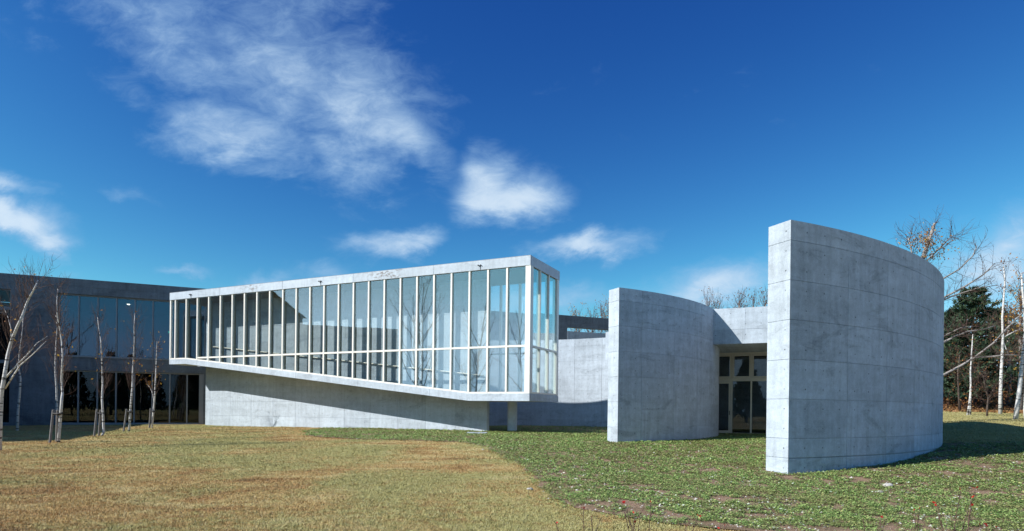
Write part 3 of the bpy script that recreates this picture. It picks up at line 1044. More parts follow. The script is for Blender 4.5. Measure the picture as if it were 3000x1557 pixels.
# ------------------------------------------------------------------ the glass box
BX0, BX1 = -35.7, -11.28
BW = -3.58                                   # back face
K0, K1 = -34.22, -14.43                      # where the floor starts and stops falling
FT0, FT1 = 2.85, 0.73                        # floor slab top at each end
FB0, FB1 = 2.55, 0.385
HEAD, RTOP = 6.53, 6.97
TRZ = 2.895


def ftop(u):
    return float(np.interp(u, [K0, K1], [FT0, FT1]))


def fbot(u):
    return float(np.interp(u, [K0, K1], [FB0, FB1]))


box = empty("glass_box_gallery", tuple(BOXF.p(-24, -1.5, -1.2)),
            "long glazed box with white mullions cantilevered over the lawn, its floor sloping down", "building")
# roof slab and fascia panels
slab("roof_slab", BOXF, BX0 + 0.02, BX1 - 0.02, HEAD, RTOP - 0.008, BW + 0.02, 0.015, MAT_CONC_SMOOTH, box)
slab("ceiling", BOXF, BX0 + 0.05, BX1 - 0.05, HEAD - 0.03, HEAD - 0.002, BW + 0.1, -0.3, MAT_CEIL, box)
fj = [BX0, -31.27, -26.32, -21.37, -16.43, BX1]
for i in range(5):
    panel("fascia_panel", BOXF, fj[i] + (0.006 if i else 0), fj[i + 1] - (0.006 if i < 4 else 0), HEAD - 0.006, RTOP,
          MAT_FASCIA, box, t=0.035, wf=0.05)
SJ = [25.59, 29.22]
for a, b in ((25.612, 27.4), (27.412, 29.22)):
    panel("fascia_panel", SIDF, a, b, HEAD - 0.006, RTOP, MAT_CONC_SMOOTH, box, t=0.035, wf=0.015)
for i in range(5):
    slab("roof_coping", BOXF, fj[i] + (0.004 if i else 0), fj[i + 1] - (0.004 if i < 4 else 0), RTOP + 0.001, RTOP + 0.012, -0.25, 0.055, MAT_ALU_GREY, box)
# floor: sloping slab between the glass and the carrying wall, level landing at the near end
prof = [(BX0, FB0), (K0, FB0), (K1, FB1), (WU1 + 0.004, FB1), (WU1 + 0.004, FT1), (K1, FT1), (K0, FT0), (BX0, FT0)]
v, f, uv = prism(BOXF, prof, WALLW + 0.006, -0.02)
mesh("floor_slab", v, f, MAT_CONC_SMOOTH, box, uv)
slab("landing_slab", BOXF, WU1 + 0.01, BX1 - 0.02, FB1, FT1, BW, -0.02, MAT_CONC_SMOOTH, box)
slab("landing_slab", BOXF, -30.0, WU1 + 0.005, FB1, FT1, BW, WALLW - 0.29, MAT_CONC_SMOOTH, box)
slab("link_floor", BOXF, BX0, -31.5, FB0 + 0.004, FT0 - 0.004, -6.5, WALLW - 0.29, MAT_CONC_SMOOTH, box)
slab("link_roof", BOXF, BX0, -30.5, HEAD + 0.02, RTOP - 0.02, -7.5, BW - 0.002, MAT_CONC_SMOOTH, box)
v, f, uv = prism(BOXF, [(BX0, FT0 + 0.001), (K0, FT0 + 0.001), (K1, FT1 + 0.001), (BX1 - 0.32, FT1 + 0.001), (BX1 - 0.32, FT1 + 0.015),
                        (K1, FT1 + 0.015), (K0, FT0 + 0.015), (BX0, FT0 + 0.015)], WALLW + 0.004, -0.15)
mesh("bounce_cut_sheet", v, f, MAT_BOUNCE_CUT, box, uv)  # dark sheet added over the slab to keep bounced light off the wall
# edge panels of the floor slab, broken at the same joints as the fascia
ej = [BX0, -33.2, -29.3, -25.3, -21.0, -16.6, BX1]
for i in range(len(ej) - 1):
    a, b = ej[i] + (0.006 if i else 0), ej[i + 1] - (0.006 if i < len(ej) - 2 else 0)
    us = [a] + [k for k in (K0, K1) if a < k < b] + [b]
    poly = [(u, fbot(u)) for u in us] + [(u, ftop(u) + 0.0) for u in reversed(us)]
    v, f, uv = prism(BOXF, poly, -0.018, 0.03)
    mesh("edge_panel", v, f, MAT_CONC_SMOOTH, box, uv)
for a, b in ((25.612, 28.1), (28.112, 29.22)):
    panel("edge_panel", SIDF, a, b, FB1, FT1 - 0.05, MAT_CONC_SMOOTH, box, t=0.03, wf=0.012)

MUL = [-35.22 + 0.989 * i for i in range(25)]      # mullions of the long face
MWD = 0.042
for i, u in enumerate(MUL):
    zb = ftop(u) + 0.0
    mu = slab("mullion", BOXF, u - MWD, u + MWD, zb + 0.002, HEAD - 0.004, -0.065, 0.022, MAT_ALU, box)
    slab("fin", BOXF, u - MWD + 0.004, u + MWD - 0.004, zb + 0.078, HEAD - 0.031, -0.24, -0.067, MAT_FIN_SHADE, mu)
slab("mullion", BOXF, BX0, BX0 + 0.09, FT0 + 0.002, HEAD - 0.004, -0.065, 0.022, MAT_ALU, box)
slab("corner_post", BOXF, -11.53, BX1, FT1 + 0.002, HEAD - 0.004, -0.30, 0.03, MAT_ALU, box)
UEDGE = [BX0 + 0.045] + MUL
for i in range(len(UEDGE) - 1):
    a, b = UEDGE[i] + MWD, UEDGE[i + 1] - MWD
    us = [a] + [k for k in (K0, K1) if a < k < b] + [b]
    # sill strip on the slab edge
    poly = [(u, ftop(u)) for u in us] + [(u, ftop(u) + 0.075) for u in reversed(us)]
    v, f, uv = prism(BOXF, poly, -0.14, 0.012)
    mesh("sill", v, f, MAT_ALU, box)
    low = ftop(b) + 0.075 < TRZ - 0.12
    if low:
        pts = [(a, max(TRZ - 0.045, ftop(a) + 0.077)), (b, TRZ - 0.045), (b, TRZ + 0.045), (a, TRZ + 0.045)]
        v, f, uv = prism(BOXF, pts, -0.10, 0.014)
        mesh("transom", v, f, MAT_ALU, box)
        bot = [(u, min(ftop(u) + 0.074, TRZ - 0.05)) for u in us]
        v, f, uv = prism(BOXF, bot + [(b, TRZ - 0.044), (a, TRZ - 0.044)], -0.062, -0.05)
        mesh("lower_pane", v, f, MAT_GLASS, box)
        zlo = TRZ + 0.044
        v, f, uv = prism(BOXF, [(a, zlo), (b, zlo), (b, HEAD - 0.003), (a, HEAD - 0.003)], -0.062, -0.05)
    else:
        bot = [(u, ftop(u) + 0.074) for u in us]
        v, f, uv = prism(BOXF, bot + [(b, HEAD - 0.003), (a, HEAD - 0.003)], -0.062, -0.05)
    mesh("pane", v, f, MAT_GLASS, box)
# short end face
SM = [25.64 + 0.28, 26.74, 27.84, 28.9, 29.14]
slab("end_post", SIDF, 25.668, 25.80, FT1 + 0.002, HEAD - 0.004, -0.20, -0.004, MAT_ALU, box)
slab("end_post", SIDF, 28.95, 29.2, FT1 + 0.002, HEAD - 0.004, -0.25, -0.004, MAT_ALU, box)
for u in (26.82, 27.88):
    slab("end_mullion", SIDF, u - MWD, u + MWD, FT1 + 0.002, HEAD - 0.004, -0.2, -0.004, MAT_ALU, box)
se = [(25.80, 26.82 - MWD), (26.82 + MWD, 27.88 - MWD), (27.88 + MWD, 28.95)]
for a, b in se:
    slab("sill", SIDF, a, b, FT1, FT1 + 0.075, -0.16, -0.01, MAT_ALU, box)
    slab("transom", SIDF, a, b, TRZ - 0.045, TRZ + 0.045, -0.17, -0.012, MAT_ALU, box)
    slab("lower_pane", SIDF, a, b, FT1 + 0.074, TRZ - 0.044, -0.072, -0.06, MAT_GLASS, box)
    slab("pane", SIDF, a, b, TRZ + 0.044, HEAD - 0.003, -0.072, -0.06, MAT_GLASS, box)
# rear glazing behind the carrying wall
ru = [-12.3 - 1.1 * i for i in range(14)]
for u in ru:
    slab("rear_mullion", BOXF, u - 0.045, u + 0.045, FT1 + 0.002, HEAD - 0.004, BW + 0.03, BW + 0.2, MAT_ALU, box)
for i in range(len(ru) - 1):
    slab("rear_transom", BOXF, ru[i + 1] + 0.045, ru[i] - 0.045, TRZ - 0.045, TRZ + 0.045, BW + 0.04, BW + 0.17, MAT_ALU, box)
    slab("rear_pane", BOXF, ru[i + 1] + 0.045, ru[i] - 0.045, TRZ + 0.044, HEAD - 0.003, BW + 0.09, BW + 0.1, MAT_GLASS, box)
    slab("rear_pane", BOXF, ru[i + 1] + 0.045, ru[i] - 0.045, FT1, TRZ - 0.044, BW + 0.09, BW + 0.1, MAT_GLASS, box)


def tube(pts, rad, n=8):
    """verts/faces of a tube along pts; rad number or list"""
    v, f = [], []
    m_ = len(pts)
    prev = None
    for i, p in enumerate(pts):
        p = Vector(p)
        d = (Vector(pts[min(i + 1, m_ - 1)]) - Vector(pts[max(i - 1, 0)]))
        if d.length < 1e-9: d = Vector((0, 0, 1))
        d.normalize()
        if prev is None:
            ref = Vector((1, 0, 0)) if abs(d.x) < 0.8 else Vector((0, 1, 0))
            a = d.cross(ref).normalized()
        else:
            a = (prev - d * prev.dot(d))
            a = a.normalized() if a.length > 1e-6 else d.orthogonal().normalized()
        prev = a
        b = d.cross(a)
        r = rad[i] if isinstance(rad, (list, tuple)) else rad
        for k in range(n):
            t_ = 2 * math.pi * k / n
            v.append(p + a * (r * math.cos(t_)) + b * (r * math.sin(t_)))
    for i in range(m_ - 1):
        for k in range(n):
            k2 = (k + 1) % n
            f.append((i * n + k, i * n + k2, (i + 1) * n + k2, (i + 1) * n + k))
    f.append(tuple(range(n - 1, -1, -1)))
    f.append(tuple((m_ - 1) * n + k for k in range(n)))
    return v, f


# handrail on the carrying wall
hv, hf = tube([WF.p(u, 0.09, ftop(u) + 0.93) for u in np.linspace(-34.3, -14.5, 24)], 0.035)
rail = mesh("handrail", hv, hf, MAT_STEEL, box, smooth=True)
for u in np.arange(-33.6, -14.6, 1.98):
    hv, hf = tube([WF.p(u, 0.004, ftop(u) + 0.86), WF.p(u, 0.07, ftop(u) + 0.87), WF.p(u, 0.085, ftop(u) + 0.905)], 0.012, 6)
    mesh("rail_bracket", hv, hf, MAT_BLACK, rail)


# pairs of little floodlights on the fascia
def floodlight(u, label):
    o = empty("fascia_floodlight", tuple(BOXF.p(u, 0.06, 6.66)), label, "lamp", "floodlights on the white fascia")
    hv, hf = tube([BOXF.p(u, 0.055, HEAD + 0.0), BOXF.p(u, 0.07, 6.74)], 0.012, 6)
    mesh("stem", hv, hf, MAT_BLACK, o)
    for du in (-0.10, 0.03):
        hv, hf = tube([BOXF.p(u + du, 0.06, 6.75), BOXF.p(u + du, 0.08, 6.755), BOXF.p(u + du + 0.005, 0.12, 6.735)], [0.014, 0.024, 0.026], 10)
        hd = mesh("lamp_head", hv, hf, MAT_BLACK, o)
    hv, hf = tube([BOXF.p(u - 0.12, 0.075, 6.735), BOXF.p(u + 0.05, 0.075, 6.735)], 0.01, 6)
    mesh("crossbar", hv, hf, MAT_BLACK, o)


for xs_, lab in ((-33.75, "black floodlight pair on the white fascia, leftmost by the shaded building"),
                 (-23.55, "black floodlight pair halfway along the white fascia"),
                 (-13.85, "black floodlight pair on the white fascia near its right corner")):
    floodlight(xs_, lab)

# ------------------------------------------------------------------ trees
class Wood:
    def __init__(self):
        self.v, self.f = [], []

    def add(self, pts, rad, n):
        v, f = tube(pts, rad, n)
        o = len(self.v)
        self.v += v
        self.f += [tuple(o + k for k in q) for q in f]

    def build(self, name, mat, parent):
        return mesh(name, self.v, self.f, mat, parent, smooth=True)


def rvec(rng):
    while True:
        q = Vector(rng.uniform(-1, 1, 3).tolist())
        if 0.05 < q.length < 1: return q.normalized()


def shoot(rng, start, d, length, segs=4, bend=0.25, lift=0.05):
    pts = [Vector(start)]
    d = Vector(d).normalized()
    for i in range(segs):
        d = (d + rvec(rng) * bend + Vector((0, 0, lift))).normalized()
        pts.append(pts[-1] + d * (length / segs))
    return pts


def along(pts, t):
    s = t * (len(pts) - 1)
    i = min(int(s), len(pts) - 2)
    return pts[i].lerp(pts[i + 1], s - i), (pts[i + 1] - pts[i]).normalized()


def ramify(rng, wood, pts, count, length, rad, level, tips, t0=0.25, spread=0.9, lift=0.12, kids=4):
    for k in range(count):
        t_ = t0 + (1 - t0) * (k + rng.uniform(0, 1)) / count
        p, d = along(pts, t_)
        side = rvec(rng)
        side = (side - d * side.dot(d))
        if side.length < 1e-3: continue
        dirn = d * rng.uniform(0.35, 0.8) + side.normalized() * spread + Vector((0, 0, lift))
        ln = length * rng.uniform(0.55, 1.15) * (1.15 - 0.55 * t_)
        q = shoot(rng, p, dirn, ln, 4, 0.22, lift * 0.5)
        r0 = rad * rng.uniform(0.7, 1.1)
        wood.add(q, [r0 * (1 - 0.8 * i / 4) for i in range(5)], 3 if level else 4)
        tips.append(q[-1]); tips.append(q[2])
        if level:
            ramify(rng, wood, q, kids, ln * 0.55, r0 * 0.55, level - 1, tips, 0.2, spread, lift, kids)


def leaves(rng, pts, size, per, scatter):
    P = []
    for p in pts:
        for _ in range(per):
            c = np.array(p) + rng.normal(0, scatter, 3)
            a = rng.normal(0, 1, 3); a /= np.linalg.norm(a)
            b = np.cross(a, rng.normal(0, 1, 3)); b /= max(1e-6, np.linalg.norm(b))
            s = size * rng.uniform(0.6, 1.3)
            P.append([c - a * s, c + b * s * 0.55, c + a * s, c - b * s * 0.55])
    return np.array(P)


def court_birch(name, path, Y, r0, label, seed, limbs=(), nt=26, tl=1.1, leaf_n=14, bark=None):
    rng = np.random.default_rng(seed)
    pts = [px(x, y, Y + 0.15 * math.sin(i * 1.7)) for i, (x, y) in enumerate(path)]
    gz = g1(pts[0].x, pts[0].y)
    pts[0].z = gz - 0.05
    tree = empty(name, (pts[0].x, pts[0].y, gz), label, "tree")
    wd, tw, tips = Wood(), Wood(), []
    m_ = len(pts)
    wd.add(pts, [r0 * (1 - 0.75 * i / (m_ - 1)) for i in range(m_)], 9)
    for lp, lr in limbs:
        q = [px(x, y, Y + dy) for x, y, dy in lp]
        wd.add(q, [lr * (1 - 0.75 * i / (len(q) - 1)) for i in range(len(q))], 6)
        ramify(rng, tw, q, 10, tl * 0.8, 0.008, 1, tips, 0.35, 0.7, 0.2, 5)
    ramify(rng, tw, pts, int(nt * 2.2), tl, 0.009, 1, tips, 0.30, 0.70, 0.35, 6)
    wd.build("trunk", bark or MAT_BIRCH, tree)
    tw.build("twigs", MAT_TWIG, tree)
    if leaf_n:
        sel = [tips[i] for i in rng.choice(len(tips), min(leaf_n, len(tips)), replace=False)]
        soup("leaves", leaves(rng, sel, 0.05, 2, 0.12), MAT_ORANGE, tree)
    return tree


court_birch("birch_tree", [(-2, 1318), (1, 1226), (5, 1149), (14, 1096), (23, 1040), (34, 998), (52, 955), (68, 921), (77, 893), (87, 871), (101, 846), (112, 822)],
            19.5, 0.066, "largest white birch leaning right at the left edge of the lawn", 1,
            limbs=[([(18, 1106, 0), (50, 1070, .1), (80, 1040, .2), (110, 1005, .3), (140, 985, .4)], 0.03),
                   ([(14, 1140, 0), (40, 1100, -.1), (60, 1070, -.2), (95, 1040, -.3), (135, 1000, -.4)], 0.028),
                   ([(34, 998, 0), (32, 960, .2), (22, 925, .4), (12, 905, .5)], 0.018)], nt=24, tl=1.5, leaf_n=10)
court_birch("birch_tree", [(171, 1296), (175, 1250), (179, 1203), (181, 1170), (183, 1152), (181, 1110), (182, 1080), (184, 1040), (181, 1000), (175, 960), (168, 925), (167, 880), (170, 845)],
            22.5, 0.054, "straight white birch tied to two stakes, left of the staked birches", 2, nt=30, tl=1.35, leaf_n=8)
court_birch("birch_tree", [(297, 1280), (304, 1266), (302, 1217), (299, 1170), (301, 1128), (300, 1090), (298, 1040), (296, 1000), (290, 965), (286, 930)],
            26.3, 0.053, "white birch with a crooked foot before the lower dark windows", 3, nt=22, tl=1.25, leaf_n=8)
court_birch("birch_tree", [(378, 1266), (381, 1226), (384, 1180), (388, 1133), (389, 1090), (391, 1050), (394, 1000), (393, 960), (395, 920)],
            30.0, 0.056, "slender white birch with dense upper twigs, fourth from the left edge", 4, nt=26, tl=1.4, leaf_n=14)
court_birch("birch_tree", [(445, 1255), (449, 1214), (453, 1168), (456, 1110), (458, 1063), (459, 1030), (460, 1000)],
            34.5, 0.055, "forked white birch with yellow leaves nearest the glass box", 5,
            limbs=[([(452, 1180, 0), (446, 1150, .1), (441, 1138, .15), (430, 1125, .3)], 0.025)], nt=15, tl=1.0, leaf_n=36)
court_birch("birch_tree", [(51, 1255), (53, 1200), (58, 1150), (60, 1110), (54, 1075), (57, 1040), (62, 1000), (66, 965), (68, 930)],
            30.5, 0.06, "dim birch standing in the shade behind the leaning birch", 6, nt=24, tl=1.5, leaf_n=6)
court_birch("birch_tree", [(168, 1250), (167, 1190), (166, 1140), (162, 1085), (163, 1040), (165, 1000), (168, 960), (164, 925)],
            29.5, 0.055, "dim birch in shade behind the straight staked birch", 8, nt=24, tl=1.5, leaf_n=6)


def stakes(poles, tie, Y, label):
    p0 = px(*poles[0][0], Y)
    o = empty("tree_stake", (p0.x, p0.y, g1(p0.x, p0.y)), label, "tree stake", "stakes tied to the young birches")
    for i, ((x0, y0), (x1, y1)) in enumerate(poles):
        dy = 0.0 if i == 0 else 0.5
        a, b = px(x0, y0, Y + dy), px(x1, y1, Y + dy * 0.4)
        a.z = g1(a.x, a.y) - 0.2
        v, f = tube([a, a.lerp(b, 0.5), b], [0.042, 0.040, 0.037], 8)
        mesh("pole", v, f, MAT_STAKE, o, smooth=False)
    (x0, y0), (x1, y1) = tie
    v, f = tube([px(x0, y0, Y), px((x0 + x1) / 2, y0 + 2, Y - 0.06), px(x1, y1, Y - 0.03)], 0.045, 8)
    mesh("tie", v, f, MAT_RUBBER, o)


stakes([((145, 1296), (156, 1201)), ((166, 1280), (168, 1202))], ((156, 1212), (183, 1211)), 22.5, "two grey stakes and black tie holding the straight birch left of the others")
stakes([((275, 1280), (284, 1199)), ((289, 1266), (295, 1202))], ((288, 1211), (305, 1211)), 26.3, "two grey stakes and black tie beside the birch with the crooked foot")
stakes([((361, 1264), (371, 1199))], ((376, 1206), (388, 1206)), 30.0, "single leaning stake tied to the slender birch, third of the stakes")
stakes([((437, 1257), (441, 1197))], ((443, 1205), (455, 1205)), 34.5, "single stake tied to the forked birch nearest the glass box")


def wild_tree(name, stems, Y, label, seed, group=None, bark=None, nt=30, tl=2.0, level=1, leaf=None, leaf_n=0, leaf_size=0.08, leaf_from=0.0,
              twig=None, tr=0.014, kids=4, spread=0.8, lift=0.2, base=None, clump=None, t0=0.3):
    """stems: list of (points (x,y[,dy]), start radius)"""
    rng = np.random.default_rng(seed)
    wd, tw, tips = Wood(), Wood(), []
    first = None
    for k, (lp, r0) in enumerate(stems):
        q = [px(p[0], p[1], Y + (p[2] if len(p) > 2 else 0.0)) for p in lp]
        if k == 0:
            gz = g1(q[0].x, q[0].y)
            if base: q[0].z = gz - 0.1
            first = (q[0].x, q[0].y, gz)
        wd.add(q, [r0 * (1 - 0.72 * i / (len(q) - 1)) for i in range(len(q))], 9 if k == 0 else 6)
        ramify(rng, tw, q, max(4, int(nt * (1 if k == 0 else 0.55))), tl, tr, level, tips, t0 if k == 0 else 0.3, spread, lift, kids)
    tree = empty(name, first, label, "tree", group)
    wd.build("trunk", bark or MAT_BIRCH, tree)
    tw.build("twigs", twig or MAT_TWIG, tree)
    if leaf is not None and leaf_n:
        if clump:
            cc = [px(*c) for c in clump]
            near_t = [p for p in tips if any((p - c).length < c_r for c, c_r in zip(cc, [clump_r] * len(cc)))] if False else \
                     sorted(tips, key=lambda p: min((p - c).length for c in cc))[:max(8, leaf_n)]
        else:
            near_t = [tips[i] for i in rng.choice(len(tips), min(leaf_n, len(tips)), replace=False)]
        soup("leaves", leaves(rng, near_t, leaf_size * 0.75, 4, 0.18), leaf, tree)
    return tree


# big birch whose limbs reach past the tall curved wall
wild_tree("birch_tree", [
    ([(2615, 1225), (2618, 1130), (2622, 1030), (2632, 940), (2668, 840), (2700, 765), (2722, 705), (2738, 655)], 0.20),
    ([(2620, 1150), (2690, 1125), (2766, 1098), (2815, 1072), (2855, 1048), (2910, 1006), (2950, 962), (2992, 920), (3030, 880)], 0.075),
    ([(2855, 1048, 0), (2900, 1046, -.4), (2950, 1040, -.6), (3000, 1042, -.8)], 0.05),
    ([(2622, 1060), (2700, 1030), (2766, 1003), (2800, 985), (2835, 972), (2880, 966), (2915, 955)], 0.075),
    ([(2628, 1010), (2700, 995), (2766, 985), (2812, 962), (2850, 955)], 0.05),
    ([(2640, 960), (2710, 905), (2766, 872), (2830, 838), (2880, 806), (2915, 772)], 0.07),
    ([(2650, 920), (2720, 850), (2766, 815), (2810, 790), (2850, 750), (2862, 720)], 0.055),
    ([(2640, 930), (2720, 900), (2790, 868), (2860, 846), (2920, 836)], 0.05),
    ([(2680, 830), (2676, 770), (2668, 725), (2660, 695)], 0.05),
    ([(2700, 780), (2740, 740), (2780, 700), (2795, 690)], 0.045),
], 30.0, "large spreading birch behind the tall curved wall, limbs reaching right", 21, bark=MAT_LIMB, nt=34, tl=1.6, level=1,
    leaf=MAT_ORANGE, leaf_n=150, leaf_size=0.07, base=True, twig=MAT_TWIG, tr=0.014, kids=5, lift=0.15, t0=0.55,
    clump=[(2672, 715, 30.0), (2735, 700, 30.0), (2720, 740, 30.0), (2770, 730, 30)])

wild_tree("birch_tree", [([(2841, 1226), (2842, 1180), (2844, 1130), (2843, 1090), (2846, 1040), (2850, 980)], 0.075),
                         ([(2832, 1226), (2838, 1190), (2842, 1150), (2846, 1110)], 0.05)], 37.0,
          "thin white birch rising from the grass just right of the tall wall", 22, nt=20, tl=1.5, base=True, leaf=MAT_RUST, leaf_n=20, bark=MAT_BIRCH)
wild_tree("birch_tree", [([(2930, 1203), (2931, 1150), (2933, 1095), (2936, 1040), (2938, 985), (2936, 930), (2941, 870), (2944, 820), (2940, 780)], 0.11),
                         ([(2938, 1000), (2950, 1030), (2962, 1052)], 0.04),
                         ([(2938, 990), (2975, 970), (3010, 960)], 0.045)], 40.0,
          "upright white birch on the leafy bank, second from the right edge", 23, nt=26, tl=2.2, base=True, leaf=MAT_RUST, leaf_n=60, leaf_size=0.09)
wild_tree("birch_tree", [([(2974, 1240), (2982, 1180), (2990, 1110), (2997, 1040), (3003, 980), (3002, 920), (2996, 860), (2992, 800)], 0.12)], 33.0,
          "leaning white birch at the right edge with orange top leaves", 24, nt=26, tl=1.8, base=True, leaf=MAT_ORANGE, leaf_n=70, leaf_size=0.07)
wild_tree("birch_tree", [([(3004, 1244), (3002, 1200), (3006, 1120), (3012, 1020), (3016, 900)], 0.09)], 34.5,
          "birch trunk cut by the right edge of the picture", 25, nt=16, tl=1.6, base=True, leaf=MAT_ORANGE, leaf_n=30)
wild_tree("young_tree", [([(2891, 1224), (2892, 1195), (2895, 1165), (2885, 1130), (2880, 1100)], 0.06),
                         ([(2893, 1180), (2905, 1150), (2925, 1120)], 0.04)], 36.0,
          "small dark bare tree between the white birch trunks at right", 26, nt=22, tl=1.4, base=True, bark=MAT_TRUNK)
wild_tree("bare_tree", [([(2812, 1205), (2808, 1150), (2806, 1090), (2812, 1040)], 0.08)], 44.0,
          "dark bare trunk on the bank beside the tall wall", 27, nt=24, tl=2.2, base=True, bark=MAT_TRUNK, leaf=MAT_RUST, leaf_n=40)


def pine(x, ytop, ybase, Y, halfw, label, seed):
    rng = np.random.default_rng(seed)
    b, tp = px(x, ybase, Y), px(x + 4, ytop, Y)
    gz = g1(b.x, b.y)
    b.z = gz - 0.1
    tree = empty("pine_tree", (b.x, b.y, gz), label, "tree", "dark pines at right")
    wd = Wood()
    hgt = tp.z - b.z
    wd.add([b, b.lerp(tp, 0.4), b.lerp(tp, 0.75), tp], [0.16, 0.12, 0.07, 0.02], 8)
    P = []
    nl = int(hgt / 0.32)
    for i in range(nl):
        tt = 0.10 + 0.90 * i / nl
        rr = halfw * (1.05 - tt) ** 0.8 * rng.uniform(0.75, 1.15) + 0.12
        for k in range(7):
            if rng.uniform() < 0.12: continue
            a = 2 * math.pi * (k + rng.uniform(-0.3, 0.3)) / 7 + i * 0.7
            d = Vector((math.cos(a), math.sin(a), rng.uniform(-0.15, 0.3)))
            s = b.lerp(tp, tt)
            q = shoot(rng, s, d, rr * rng.uniform(0.7, 1.1), 4, 0.12, 0.02)
            wd.add(q, [0.03, 0.025, 0.018, 0.012, 0.006], 3)
            for j in range(20):
                c, dd = along(q, rng.uniform(0.15, 1.0))
                for _ in range(3):
                    n_ = np.array(dd) * 0.5 + rng.normal(0, 0.6, 3) + np.array([0, 0, 0.35])
                    n_ /= np.linalg.norm(n_)
                    e = np.cross(n_, rng.normal(0, 1, 3)); e /= max(1e-6, np.linalg.norm(e))
                    L, W = rng.uniform(0.20, 0.44), rng.uniform(0.04, 0.09)
                    c0 = np.array(c) + rng.normal(0, 0.06, 3)
                    P.append([c0 - e * W, c0 + e * W, c0 + n_ * L])
    wd.build("trunk", MAT_TRUNK, tree)
    soup("needles", np.array(P), MAT_PINE, tree)


pine(2848, 842, 1180, 47.0, 5.2, "tallest dark pine right of the tall wall", 31)
pine(2785, 905, 1180, 50.0, 4.8, "dark pine half hidden behind the tall wall's right edge", 32)
pine(2912, 905, 1170, 55.0, 4.6, "dark pine behind the upright white birch", 33)
pine(2985, 960, 1180, 58.0, 4.6, "low dark pine behind the leaning birch at the right edge", 34)
pine(2740, 930, 1180, 54.0, 4.4, "dark pine seen only above the tall wall's curved shoulder", 35)

# bare and rusty trees on the rise behind
BACK = [
    (2070, 892, 1120, 62, 0.10, "bare rust-tinted tree above the smaller curved wall's end", MAT_RUST),
    (2098, 905, 1120, 63, 0.08, "low rusty bush top just left of the lintel's middle", MAT_RUST),
    (2165, 884, 1120, 60, 0.10, "bare grey tree top above the middle of the lintel", MAT_RUST),
    (2205, 895, 1120, 64, 0.09, "small bare tree top above the right half of the lintel", MAT_RUST),
    (2243, 882, 1120, 61, 0.10, "bare tree top against the tall wall's bright edge", MAT_RUST),
    (1763, 925, 1120, 72, 0.07, "small spiky tree over the rear building's parapet", MAT_RUST),
    (1786, 915, 1120, 70, 0.09, "brown leafy tree over the rear parapet beside the smaller curved wall", MAT_ORANGE),
    (2790, 1000, 1180, 62, 0.12, "rust-coloured tree on the bank behind the pines, nearest the tall wall", MAT_RUST),
    (2865, 985, 1180, 64, 0.12, "rust-coloured tree on the bank behind the tallest pine", MAT_RUST),
    (2955, 930, 1180, 50, 0.12, "rust-coloured tree between the upright and the leaning birch", MAT_RUST),
    (2990, 850, 1180, 45, 0.12, "orange-topped bare tree at the right edge behind the birches", MAT_ORANGE),
    (1690, 940, 1120, 68, 0.10, "autumn tree seen through the slot of the rear wall, left one", MAT_ORANGE),
    (1735, 945, 1120, 66, 0.10, "autumn tree seen through the slot of the rear wall, right one", MAT_RUST),
]
for i, (x, yt, yb, Y, r0, lab, lm) in enumerate(BACK):
    wild_tree("autumn_tree", [([(x, yb), (x + 2, (yb * 2 + yt) / 3), (x - 2, (yb + 2 * yt) / 3), (x + 1, yt)], r0 * 1.6)], Y, lab, 60 + i,
              group="trees on the rise behind the buildings", bark=MAT_TWIG_GREY, nt=34, tl=3.0 if Y > 55 else 2.4, level=1, base=True, leaf=lm,
              leaf_n=70 if lm is MAT_RUST else 110, leaf_size=0.10, tr=0.022, kids=5, lift=0.35, spread=0.55, t0=0.45)

# mirrored trees behind the camera and across the court (seen in the glazing)
proto = None


def mirror_tree(x, y, h, label, seed, lean=0.0):
    rng = np.random.default_rng(seed)
    gz = g1(x, y)
    tree = empty("bare_tree", (x, y, gz), label, "tree", "bare trees mirrored in the glazing")
    wd, tw, tips = Wood(), Wood(), []
    tr = shoot(rng, (x, y, gz - 0.1), (lean, 0, 1), h, 7, 0.10, 0.05)
    wd.add(tr, [0.17 * (1 - 0.85 * i / 7) for i in range(8)], 8)
    for k in range(9):
        p, d = along(tr, 0.22 + 0.07 * k)
        a = 2.4 * k
        q = shoot(rng, p, (math.cos(a), math.sin(a), 1.1), h * 0.36, 5, 0.15, 0.08)
        wd.add(q, [0.06 * (1 - 0.8 * i / 5) for i in range(6)], 5)
        ramify(rng, tw, q, 7, h * 0.14, 0.018, 1, tips, 0.3, 0.7, 0.25, 4)
    ramify(rng, tw, tr, 10, h * 0.15, 0.018, 1, tips, 0.5, 0.7, 0.25, 4)
    wd.build("trunk", MAT_TRUNK, tree)
    tw.build("twigs", MAT_TWIG, tree)
    return tree


MIRR = [(-41, 9.0, 13.0, "bare tree mirrored left of the middle of the glass box"), (-46, 5.5, 14.5, "tallest bare tree mirrored in the middle of the glass box"),
        (-38, 3.0, 12.0, "bare tree mirrored in the middle panes of the glass box"), (-35, -1.5, 11.5, "bare tree mirrored right of the middle of the glass box"),
        (-30, -6.0, 11.0, "bare tree mirrored near the glass box corner"), (-24, -9.5, 10.5, "bare tree mirrored in the last panes of the glass box"),
        (-20, -14, 11.0, "bare tree mirrored in the end panes of the glass box")]
for i, (x, y, h, lab) in enumerate(MIRR):
    mirror_tree(x, y, h * 1.2, lab, 200 + i, 0.03 * (i - 3))


def copy_tree(src, loc, label, group):
    o = src.copy(); COL.objects.link(o)
    o.location = loc; o["label"] = label; o["group"] = group
    for ch in list(src.children):
        c = ch.copy(); COL.objects.link(c); c.parent = o
    return o


